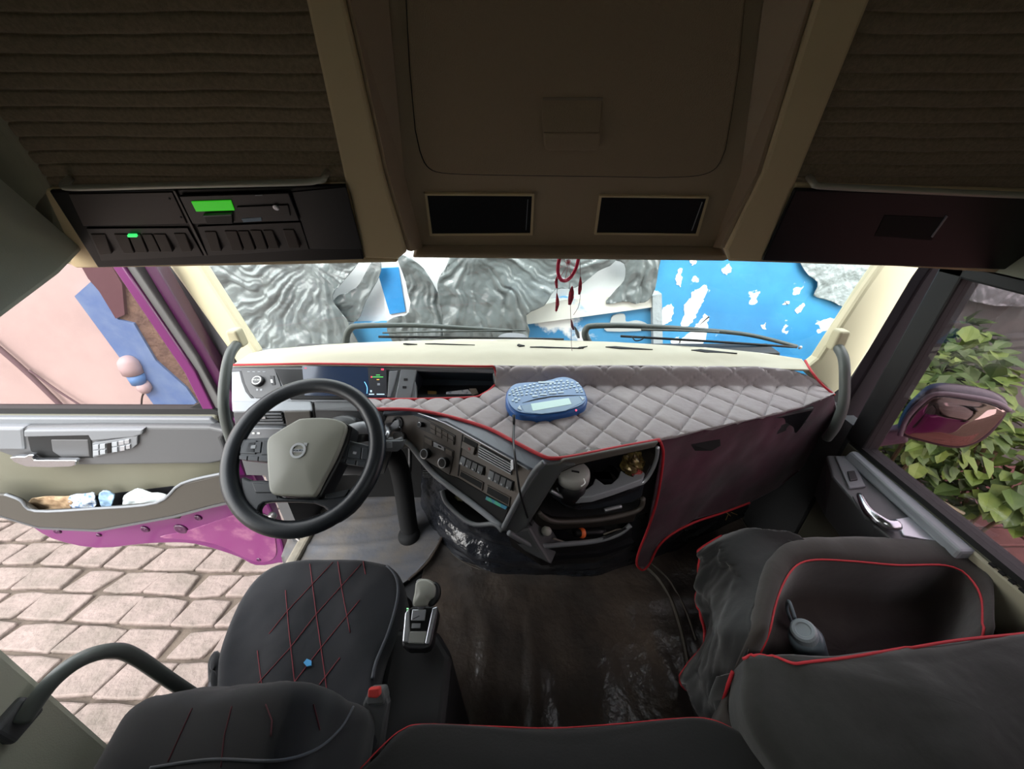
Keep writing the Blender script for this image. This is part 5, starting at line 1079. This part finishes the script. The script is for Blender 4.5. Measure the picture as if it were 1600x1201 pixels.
# loose cover hanging off the inner side of the seat
topc = [(1290, 850), (1245, 856), (1214, 880), (1198, 915), (1175, 960), (1180, 1030), (1192, 1105), (1212, 1150)]
hem = [(1130, 838), (1100, 858), (1083, 895), (1098, 930), (1103, 985), (1080, 1035), (1078, 1060), (1110, 1118)]
TC = [p - Vector((0, 0, .005 + .16 * sstep(.465, .39, p.y))) for p in cat([SPl.at(x, y) for x, y in topc], 6)]
zh = [.66, .62, .56, .50, .44, .38, .34, .28]
HM = cat([oZ(x, y, z) for (x, y), z in zip(hem, zh)], 6)
def cfn(u, v):
    i = u * (len(TC) - 1); k = min(int(i), len(TC) - 2); t = i - k; a = TC[k].lerp(TC[k+1], t); b = HM[k].lerp(HM[k+1], t)
    m_ = a.lerp(b, v) + Vector((-.035, 0, .05)) * math.sin(math.pi * min(v * 1.0, 1)) * (1 - .3 * u)
    w_ = sstep(0, .15, u) * math.sin(u * 17 + 3 * v + 2 * fbm(u * 3, v * 2, 1)) * .022 * v + .012 * fbm(u * 9, v * 5, 2)
    return m_ + Vector((w_, w_ * .4, w_ * .3))
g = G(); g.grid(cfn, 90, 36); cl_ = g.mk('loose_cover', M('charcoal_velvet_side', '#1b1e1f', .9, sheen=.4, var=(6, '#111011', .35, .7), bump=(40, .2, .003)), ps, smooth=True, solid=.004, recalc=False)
g = G(); g.tube([cfn(i / 60, 1.0) + Vector((-.003, 0, .003)) for i in range(61)], .0048, 6); g.mk('red_piping', redpipe, ps, smooth=True)
# second hanging fold
f2a = [oZ(x, y, z) for (x, y), z in zip([(1147, 1050), (1138, 1075), (1129, 1100), (1125, 1128)], [.60, .56, .50, .42])]; f2b = [oZ(x, y, z) for (x, y), z in zip([(1128, 1062), (1118, 1085), (1114, 1105), (1113, 1132)], [.55, .50, .44, .36])]
g = G(); A1, B1 = cat(f2a, 6), cat(f2b, 6)
g.grid(lambda u, v: A1[int(u * (len(A1)-1))].lerp(B1[int(u * (len(A1)-1))], v) + Vector((-.02 * math.sin(v * 3.1), 0, 0)), 18, 8); g.mk('cover_fold', M('charcoal_velvet_side'), ps, smooth=True, solid=.004, recalc=False)
g = G(); g.tube([p + Vector((-.004, 0, .004)) for p in A1], .0045, 6); g.mk('red_piping', redpipe, ps, smooth=True)
# backrest lying low behind the cushion
BPl = P3(oZ(1160, 1030, .695), oZ(1600, 990, .745), oZ(1300, 1300, .66))
bq = [(1168, 1040), (1168, 1022), (1192, 1014), (1300, 1018), (1420, 1004), (1600, 984), (1760, 966), (1820, 1060), (1800, 1340), (1500, 1380), (1300, 1290), (1218, 1195), (1176, 1130), (1164, 1080)]
v, f = puffy(BPl.many(dcat(bq, 3, True)), BPl.n, .0, -.15, .035, .02, 16, 110, lambda p: p + Vector((0, 0, .006 * fbm(p.x * 8, p.y * 8, 7) - .010 * math.exp(-((p.x - .455) / .022) ** 2) * sstep(.26, .40, p.y))))
pb = mk('backrest', v, f, M('charcoal_velvet_back', '#2a2b29', .95, sheen=.25, var=(6, '#1a1917', .35, .7), bump=(40, .25, .004)), ps, smooth=True)
pth = onto2(pb, BPl, -.012, dcat([(1163, 1026), (1190, 1020), (1215, 1027), (1240, 1036), (1262, 1034), (1330, 1026), (1400, 1014), (1500, 997), (1600, 987), (1700, 975)], 6), .002)
g = G(); g.tube(pth, .0030, 6); g.mk('red_piping', redpipe, ps, smooth=True)
# bottle in the lap
bt = thing('drinking_bottle', 'pale grey lidded bottle with a looped carry strap lying in the passenger seat lap', 'bottle')
bc = oZ(1262, 1005, .60); ba = (oZ(1248, 985, .66) - bc); ba = Vector((ba.x, ba.y, .08)).normalized()
g = G(); g.lathe(bc - ba * .07, ba, [(.030, 0), (.036, .01), (.036, .10), (.030, .115)], 28); g.mk('body', M('grey_bottle', '#59646c', .3), bt, smooth=True)
g = G(); g.lathe(bc + ba * .045, ba, [(.026, 0), (.026, .025), (.022, .030), (.016, .030), (.014, .027), (.004, .027)], 28); g.mk('lid', M('pale_lid', '#8e979d', .35), bt, smooth=False)
sd_ = ba.cross(Vector((0, 0, 1))).normalized()
g = G(); g.tube(cat([bc + ba * .035 + sd_ * .03, bc + ba * .05 + sd_ * .065 + Vector((0, 0, .02)), bc - ba * .02 + sd_ * .085 + Vector((0, 0, .01)), bc - ba * .06 + sd_ * .06, bc - ba * .05 + sd_ * .035], 6), .004, 8); g.mk('carry_strap', M('pale_strap', '#6f7b84', .5), bt, smooth=True)
# ---- bunk cushion in the foreground
bn_ = thing('bunk_cushion', 'black velvet bunk cushion with thin red piping in the centre foreground', 'cushion')
NP = Pl((0, 0, .60), (0, 0, 1))
nq = [(540, 1240), (585, 1175), (618, 1138), (655, 1124), (760, 1127), (860, 1130), (960, 1124), (1060, 1115), (1115, 1116), (1160, 1135), (1215, 1180), (1290, 1260), (1300, 1420), (900, 1480), (560, 1440)]
v, f = puffy(NP.many(dcat(nq, 3, True)), (0, 0, 1), .0, -.14, .03, .015, 14, 110, lambda p: p + Vector((0, 0, .004 * fbm(p.x * 8, p.y * 8, 8)))); bc_ = mk('cushion', v, f, M('black_velvet', '#131212', .95, sheen=.1, bump=(200, .3, .002)), bn_, smooth=True)
pth = onto2(bc_, NP, -.01, dcat([(560, 1199), (600, 1158), (628, 1136), (660, 1128), (760, 1131), (860, 1134), (960, 1128), (1060, 1119), (1112, 1120), (1155, 1140), (1200, 1174)], 5), .001)
g = G(); g.tube(pth, .0012, 6); g.mk('red_piping', redpipe, bn_, smooth=True)
g = G(); g.box((-.30, -.55, 0), (.36, .25, .46)); g.mk('bunk_base', rubber, bn_, bevel=.02)
# ================================================================ GRAB HANDLES
hm = M('grey_green_handle', '#5a5f5c', .45)
def handle(label, pts, r, clip, cmat=trimc):
    t = thing('grab_handle', label, 'grab handle'); g_ = G(); p = cat(pts, 7); g_.tube(p, r, 12); g_.mk('bar', hm, t, smooth=True)
    for c_, q in clip:
        g_ = G(); g_.ext([c_ + Vector(a) for a in q[0]], [c_ + Vector(a) for a in q[1]]); g_.mk('mounting_bracket', cmat, t, bevel=.008, seg=3)
    return t
rh = [oX(x, y, X) for x, y, X in [(1310, 543, 1.0), (1318, 560, .99), (1320, 590, .98), (1318, 630, .98), (1306, 664, .99), (1292, 684, 1.01)]]
blk = lambda a, b, c: ([(-a, -b, -c), (a, -b, -c), (a, b, -c), (-a, b, -c)], [(-a*.8, -b, c), (a*.8, -b, c), (a*.8, b, c), (-a*.8, b, c)])
handle('grey grab handle on the right windscreen pillar beside the dashboard end', rh, .0155, [(rh[0] + Vector((.004, .02, .022)), blk(.022, .02, .035))])
lh = [oX(x, y, X) for x, y, X in [(370, 538, -1.0), (360, 552, -.995), (353, 580, -.985), (349, 620, -.98), (352, 655, -.99), (362, 690, -1.01)]]
handle('grey grab handle on the left windscreen pillar behind the steering wheel rim', lh, .015, [(lh[0] + Vector((-.006, .02, .016)), blk(.022, .02, .03))])
bh = [oX(x, y, -1.06) for x, y in [(35, 1120), (62, 1082), (100, 1048), (145, 1022), (178, 1016), (205, 1022), (250, 1055), (312, 1092), (335, 1112)]]
bh = [Vector((-1.06, p.y, p.z)) for p in bh]
bh = [oX(35, 1125, -1.08), oX(80, 1065, -1.06), oX(130, 1028, -1.04), oX(180, 1016, -1.03), oX(215, 1028, -1.02), oX(265, 1062, -1.0), oX(330, 1104, -.97)]
g_h = handle('thick dark grab handle low by the door opening, lower left corner', bh, .016, [(bh[0] + Vector((-.02, 0, 0)), blk(.02, .03, .03)), (bh[-1], blk(.02, .02, .03))], dgray)
# ================================================================ THINGS LYING AROUND
# handheld terminal
kt = thing('keyboard_terminal', 'blue rounded handheld terminal with small keyboard and pale display on the quilted cover', 'terminal')
KP = P3(oZ(800, 640, .922), oZ(912, 630, .922), oZ(850, 596, .940))
ko = dcat([(790, 622), (793, 609), (802, 601), (820, 598), (842, 597), (858, 594), (872, 590), (884, 589), (898, 593), (910, 603), (917, 618), (917, 629), (908, 637), (885, 645), (855, 650), (825, 650), (806, 646), (794, 635)], 4, True)
v, f = puffy(KP.many(ko), KP.n, .0, -.034, .007, .002, 8, 90); kb = mk('body', v, f, M('blue_terminal_shell', '#2d5c9e', .35), kt, smooth=True)
ki = [((x - 854) * .95 + 854, (y - 620) * .93 + 619) for x, y in ko]
g = G(); g.prism(KP, ki, .0038, .001); g.mk('top_panel', M('grey_blue_panel', '#6d8fb8', .4), kt, bevel=.001)
cxy = lambda x, y: (780 + x / 10.667, 570 + y / 10.667)
scr = [cxy(525, 665), cxy(1155, 568), cxy(1205, 670), cxy(560, 785)]
g = G(); g.prism(KP, [cxy(360, 690), cxy(1330, 540), cxy(1380, 640), cxy(1100, 780), cxy(700, 830), cxy(420, 800)], .0045, .003); g.mk('display_frame', M('display_frame_blue', '#6f90ad', .3), kt)
g = G(); g.prism(KP, scr, .0052, .003); g.mk('display', M('pale_lcd', '#a9c9c4', .25, emit=.1), kt)
g = G(); sl = [cxy(380, 650), cxy(600, 580), cxy(860, 535), cxy(1150, 520), cxy(1440, 520), cxy(1150, 532), cxy(860, 552), cxy(600, 600)]; g.prism(KP, sl, .0048, .003); g.mk('hinge_gap', pocket, kt)
keysm = M('pale_key', '#c3d6e2', .5); random.seed(2)
rows = [[(220, 440), (275, 412), (340, 395), (430, 370), (515, 350), (585, 335), (960, 285), (1030, 280), (1130, 283)],
        [(235, 475), (290, 445), (350, 430), (420, 415), (490, 400), (565, 385), (640, 372), (710, 358), (780, 345), (855, 338), (925, 330), (995, 325), (1070, 320), (1145, 315), (1215, 310), (1300, 325)],
        [(175, 505), (300, 485), (370, 472), (465, 458), (555, 443), (630, 435), (700, 422), (775, 410), (845, 402), (920, 390), (985, 380), (1060, 368), (1130, 357), (1205, 350)],
        [(245, 515), (315, 522), (380, 516), (455, 505), (530, 497), (605, 485), (680, 475), (755, 465), (830, 453), (900, 443), (975, 434), (1045, 422), (1115, 408), (1185, 392), (1250, 380), (1318, 365)],
        [(270, 572), (230, 612), (330, 590), (290, 628), (1285, 430), (1300, 460), (1355, 425), (1372, 460)]]
def keyc(x, y, w_=38, h_=22): g_ = G(); g_.prism(KP, [cxy(x - w_/2 - 3, y + h_/2), cxy(x - w_/2, y - h_/2), cxy(x + w_/2 + 2, y - h_/2 - 3), cxy(x + w_/2, y + h_/2 - 3)], .006, .003); return g_.mk('key', keysm, kt, bevel=.0003)
for r_ in rows:
    for x, y in r_: keyc(x, y)
for x, y, w_ in [(780, 310, 260), (595, 538, 90), (735, 513, 115), (890, 488, 125), (1025, 474, 90)]: keyc(x, y, w_, 24)
for q in ([cxy(300, 745), cxy(340, 690), cxy(375, 775)], [cxy(1335, 540), cxy(1420, 575), cxy(1385, 615)]):
    g = G(); g.prism(KP, q, .0065, .003); g.mk('arrow_key', keysm, kt, bevel=.0005)
g = G(); g.lathe(onto(kb, [(900, 641)], .0)[0] + Vector((0, .001, 0)), (0.2, -1, .3), [(.0035, 0), (.0025, .003)], 10); g.mk('status_light', M('red_led', '#e0455a', .3, emit=1.0), kt)
cb_ = [oY(803, 648, .985), oY(803, 664, .965), oY(802, 684, .895), oY(804, 706, .82), oY(808, 740, .78), oY(814, 775, .755), oY(826, 812, .75), oY(840, 836, .78), oY(852, 848, .83)]
g = G(); g.tube(cat(cb_, 7), .0032, 8); g.lathe(cb_[0], (cb_[1] - cb_[0]), [(.005, 0), (.005, .02), (.0035, .03)], 10); g.mk('cable', M('black_cable', '#141517', .4), kt, smooth=True)
# travel mug
mg = thing('travel_mug', 'round dark mug with a pale grey domed lid in the left cup holder', 'mug')
mc_ = Vector(TP.at(893, 764, -.03)); 
g = G(); g.lathe(mc_, (0, 0, 1), [(.036, 0), (.040, .03), (.041, .075)], 36); g.mk('body', blackp, mg, smooth=True)
g = G(); g.lathe(mc_ + Vector((0, 0, .072)), (0, 0, 1), [(.047, 0), (.048, .018), (.046, .028), (.040, .033), (.02, .036), (.0, .037)], 40); ld_ = g.mk('lid', M('warm_grey_lid', '#a09f9b', .4), mg, smooth=True)
MT = Pl(mc_ + Vector((0, 0, .108)), (0, 0, 1))
g = G(); g.prism(MT, [(893, 735), (905, 737), (905, 739), (893, 737)], .0025, -.004); g.mk('sip_slot', blackp, ld_)
g = G(); g.tube(cat(MT.many([(912, 748), (914, 755), (908, 760)], .001), 4), .0015, 6); g.mk('lid_mark', whitem, ld_)
# snack bag, in the right end of the cup tray
sb = thing('snack_wrapper', 'crumpled gold and brown plastic wrapper beside the empty cup ring', 'wrapper')
random.seed(5); bc0 = TP.at(988, 735, .0)
def crumple(c, rx, ry, rz, seed, nn=20):
    v_ = []; 
    for j in range(nn + 1):
        for i in range(nn):
            th = math.pi * j / nn; ph = 2 * math.pi * i / nn; d = Vector((math.sin(th) * math.cos(ph), math.sin(th) * math.sin(ph), math.cos(th)))
            k_ = 1 + .45 * noise.noise(d * 2.3 + Vector((seed, 0, 0))) + .25 * noise.noise(d * 6 + Vector((seed, 3, 0)))
            v_.append(Vector(c) + Vector((d.x * rx, d.y * ry, d.z * rz)) * k_)
    f_ = [(j*nn+i, j*nn+(i+1) % nn, (j+1)*nn+(i+1) % nn, (j+1)*nn+i) for j in range(nn) for i in range(nn)]
    return v_, f_
v, f = crumple(bc0 + Vector((.0, .01, .02)), .032, .03, .042, 3); mk('foil', v, f, M('gold_brown_foil', '#7c6a3c', .3, metal=.3, var=(70, '#3b2c1e', .4, .6)), sb)
v, f = crumple(bc0 + Vector((.012, -.01, .0)), .016, .012, .012, 9, 12); o = mk('red_end', v, f, M('red_foil', '#b04a48', .35), sb)
# paper things in the open compartment
def slab(name, pl, px, h, mat, label, cat_, group=None, thick=.006):
    g_ = G(); g_.prism(pl, px, h, h - thick); o_ = g_.mk(name, mat, bevel=.0008); return tag(o_, label, cat_, group)
CI = CL.up(-.035)
slab('card_box', CI, [(697, 612), (731, 608), (738, 615), (733, 621), (697, 621)], 0, M('white_card_print', '#b9bcc4', .5, var=(90, '#7d8596', .52, .6)), 'small white printed box lying in the open compartment right of the display', 'box', thick=.02)
slab('card_packet', CI, [(733, 607), (744, 607), (748, 615), (738, 618)], .004, M('brown_card', '#7a7268', .6), 'small brownish packet leaning on the white printed box', 'packet', thick=.01)
slab('lighter', CI, [(668, 610), (682, 611), (682, 620), (668, 618)], .0, M('dull_gold', '#7a6238', .4, metal=.4), 'small dull gold lighter in the open compartment, left of the printed box', 'lighter', thick=.012)
slab('blue_card', S1, [(763, 774), (795, 790.5), (792.5, 795), (761, 779)], .010, M('blue_green_card', '#2e7fa0', .4, var=(40, '#3aa987', .5, .55)), 'blue and green card lying on the tray below the console switches', 'card', thick=.004)
# keys in the ignition
ky = thing('ignition_key', 'grey plastic key with dangling fob turned in the ignition lock', 'key')
k0 = ig + S1.n * .012
g = G(); g.tube(cat([k0, k0 + S1.n * .03 + Vector((-.004, 0, -.006)), oY(606, 676, .98), oY(603, 684, .97)], 5), .007, 8, rs=None); g.mk('key_blade', silver, ky, smooth=True)
KQ = Pl(k0 + S1.n * .03, S1.n); g = G(); g.prism(KQ, dcat([(612, 664), (622, 655), (626, 660), (624, 668), (612, 674), (603, 684), (600, 678)], 2, True), .006, -.006); g.mk('key_head', mgray, ky, bevel=.003)
g = G(); g.prism(KQ, dcat([(614, 676), (628, 675), (632, 685), (626, 691), (615, 688)], 2, True), .0, -.014); g.mk('fob', blackg, ky, bevel=.003)
g = G(); g.tube(cat(KQ.many([(622, 664), (628, 670), (626, 677)], .003), 4), .0012, 6); g.mk('key_ring', chrome, ky)
# things in the lower net and pocket
lt = thing('torch', 'black torch with an orange band lying in the lowest console pocket', 'torch')
NQ = CF.up(.02); a_ = NQ.at(898, 833); b_ = NQ.at(944, 831)
g = G(); ax_ = (b_ - a_).normalized(); g.lathe(a_, ax_, [(.010, 0), (.012, .005), (.012, (b_-a_).length*.8), (.014, (b_-a_).length)], 18); g.mk('barrel', blackg, lt, smooth=True)
g = G(); g.lathe(a_ + ax_ * .018, ax_, [(.0135, 0), (.0155, .004), (.0155, .010), (.0135, .014)], 18); g.mk('orange_band', M('orange_band', '#d8622c', .4), lt, smooth=True)
g = G(); g.lathe(NQ.at(848, 828), (1, .2, -.6), [(.008, 0), (.013, .006), (.013, .02), (.009, .026)], 14); tag(g.mk('plastic_stopper', M('off_white', '#a9a9a2', .4), smooth=True), 'small off-white cap at the left end of the lowest console pocket', 'cap')
g = G(); g.tube(cat(NQ.many([(862, 836), (890, 844), (920, 845), (950, 840), (972, 828), (965, 822), (940, 830)], .012), 6), .003, 6); tag(g.mk('charging_cable', M('grey_cable', '#6f6860', .5), smooth=True), 'loose grey cable looped along the lowest console pocket', 'cable')
v, f = crumple(S1.at(711, 775, -.03), .02, .018, .018, 13, 14); tag(mk('crumpled_foil', v, f, M('olive_foil', '#6f6a48', .35, metal=.3)), 'crumpled olive foil in the pocket under the climate controls', 'wrapper')
v, f = crumple(S1.at(727, 784, -.03), .016, .013, .012, 17, 14); tag(mk('tissue', v, f, M('grey_tissue', '#8d8f92', .8)), 'small pale tissue in the pocket under the console, right of the foil', 'tissue')
# things in the left door pocket
DQ = DP.up(.085)
def draped(name, px, mat, label, cat_, seed, amp=.012, h=0):
    s2 = Sheet2(DQ.up(h), dcat(px, 3, True), .008, lambda a, b, p: amp * fbm(p.x * 14, p.z * 22, seed)); o_ = mk(name, s2.v, s2.f, mat, smooth=True, solid=.005, recalc=False); return tag(o_, label, cat_)
draped('work_glove', [(48, 782), (54, 778), (100, 776), (112, 780), (108, 796), (62, 799), (50, 794)], M('tan_leather', '#a58c6e', .7, var=(30, '#7d634a', .4, .7)), 'folded tan work glove at the left end of the door pocket', 'glove', 1)
draped('patterned_cloth', [(108, 776), (138, 772), (148, 780), (146, 794), (122, 797), (110, 792)], M('blue_white_cloth', '#c3ccd6', .8, var=(45, '#5f7fae', .5, .58)), 'crumpled blue and white patterned cloth beside the tan glove in the door pocket', 'cloth', 2)
draped('blue_packet', [(156, 770), (170, 768), (177, 778), (172, 792), (158, 792)], M('pale_blue_packet', '#9db9d2', .4, var=(30, '#7f9cb8', .4, .6)), 'small pale blue packet standing mid-way along the door pocket', 'packet', 3)
draped('paper_sheet', [(194, 774), (214, 764), (236, 770), (262, 771), (246, 784), (215, 788), (193, 789)], M('pale_paper', '#c9d2d4', .7), 'folded white paper at the right end of the door pocket', 'paper', 4)
# blue scrap on the driver cushion, crumbs
p_ = onto(cu, [(480, 1030), (487, 1033), (487, 1040), (480, 1042), (475, 1036)], .002)
if len(p_) == 5: g = G(); g.ext(p_, [q + Vector((0, 0, .004)) for q in p_]); tag(g.mk('blue_plastic_scrap', M('bright_blue_scrap', '#4aa3df', .5)), 'tiny bright blue scrap lying on the driver seat cushion', 'scrap')
g = G(); c_ = oZ(1034, 599, .9); g.lathe(c_, (0, 0, 1), [(.006, 0), (.006, .004), (.002, .006)], 8); tag(g.mk('white_crumb', whitem), 'tiny white crumb on the quilted cover near the ridge', 'crumb')
g = G(); g.tube([oZ(1130, 796, .12), oZ(1142, 806, .12)], .002, 5); g.tube([oZ(1142, 800, .12), oZ(1152, 804, .12)], .0015, 5); g.tube([oZ(1138, 803, .12), oZ(1134, 812, .12)], .0015, 5); tag(g.mk('dry_straw', M('straw', '#a5814a', .8)), 'small tuft of dry straw under the side drape hem', 'straw')
# dream catcher hanging from the overhead console
dc = thing('dream_catcher', 'crimson dream catcher hoop with web, red feathers and thread in the windscreen', 'dream catcher')
DC = Pl((0, 1.17, 0), (.0, -1, 0)); hc = DC.at(888, 410)
crim = M('crimson_wrap', '#d0234f', .6, bump=(500, .4, .001))
ax1 = (DC.at(894, 380) - hc); ax2 = (DC.at(905, 413) - hc); hoop = [hc + ax1 * math.cos(a) + (ax2 + Vector((0, .03, 0))) * math.sin(a) for a in [2*math.pi*k/40 for k in range(40)]]
g = G(); g.tube(hoop, .0055, 8, True); g.mk('hoop', crim, dc, smooth=True)
g = G()
web = M('web_thread', '#c9a9b4', .6)
for k in range(10):
    a = hoop[k * 4]; b = hoop[((k + 3) % 10) * 4]; m1 = hc + ax1 * .12 * math.cos(k * .628) + ax2 * .12 * math.sin(k * .628); g.tube([a, m1, b], .0007, 4)
g.mk('web', web, dc); g = G()
for k in range(8): a = 2*math.pi*k/8; g.tube([hc, hc + ax1 * .18 * math.cos(a) + ax2 * .22 * math.sin(a)], .0012, 4)
g.mk('web_centre', M('red_bead', '#c83550', .5), dc)
g = G(); g.tube([hoop[0], hoop[0] + Vector((.0, -.02, .06))], .0012, 5); g.mk('hanging_cord', crim, dc)
def feather(pts, w_, mat):
    p = [DC.at(x, y) for x, y in pts]; n_ = len(p); g_ = G(); v_ = []
    for i, q in enumerate(p):
        ww = w_ * math.sin(math.pi * (i + .3) / n_) ; v_ += [q + Vector((-ww, 0, 0)), q + Vector((0, -.003, 0)), q + Vector((ww, 0, 0)), q + Vector((0, .003, 0))]
    f_ = [(i*4+k, i*4+(k+1) % 4, (i+1)*4+(k+1) % 4, (i+1)*4+k) for i in range(n_-1) for k in range(4)]; g_.add(v_, f_ + [(0, 1, 2, 3), tuple((n_-1)*4+k for k in range(4))]); return g_.mk('feather', mat, dc, smooth=True)
redf = M('red_feather', '#b8344a', .8, var=(90, '#7a2436', .4, .6))
for pts, w_ in [([(870, 432), (869, 440), (870, 450)], .005), ([(870, 458), (871, 468), (871, 476), (869, 486)], .006), ([(894, 447), (893, 456), (892, 466), (890, 476)], .009), ([(907, 432), (907, 442), (906, 452), (905, 460)], .006)]: feather(pts, w_, redf)
feather([(893, 500), (894, 508), (896, 515)], .005, M('dull_feather', '#8a5a62', .8)); feather([(898, 510), (902, 520), (904, 528)], .007, M('pale_feather', '#9aa2a0', .8))
for pts in [[(872, 428), (870, 460), (869, 488)], [(890, 442), (892, 500), (893, 540), (894, 548)], [(906, 400), (907, 440), (905, 475), (896, 492)]]:
    g = G(); g.tube(cat(DC.many(pts), 4), .0008, 5); g.mk('thread', M('dull_thread', '#7b5560', .7), dc)
# ================================================================ put each thing's origin at its base
bpy.context.view_layer.update()
kids = {}
for o in COL.objects:
    if o.parent: kids.setdefault(o.parent, []).append(o)
def pts_of(o):
    out = []
    for c in kids.get(o, []):
        if c.type == 'MESH' and len(c.data.vertices): out += [c.matrix_world @ Vector(b) for b in c.bound_box]
        out += pts_of(c)
    return out
for r in ROOTS:
    p = pts_of(r)
    if not p or r.get('placed'): continue
    b = Vector(((min(a.x for a in p) + max(a.x for a in p)) / 2, (min(a.y for a in p) + max(a.y for a in p)) / 2, min(a.z for a in p)))
    r.location = b
    for c in kids[r]: c.location = c.location - b
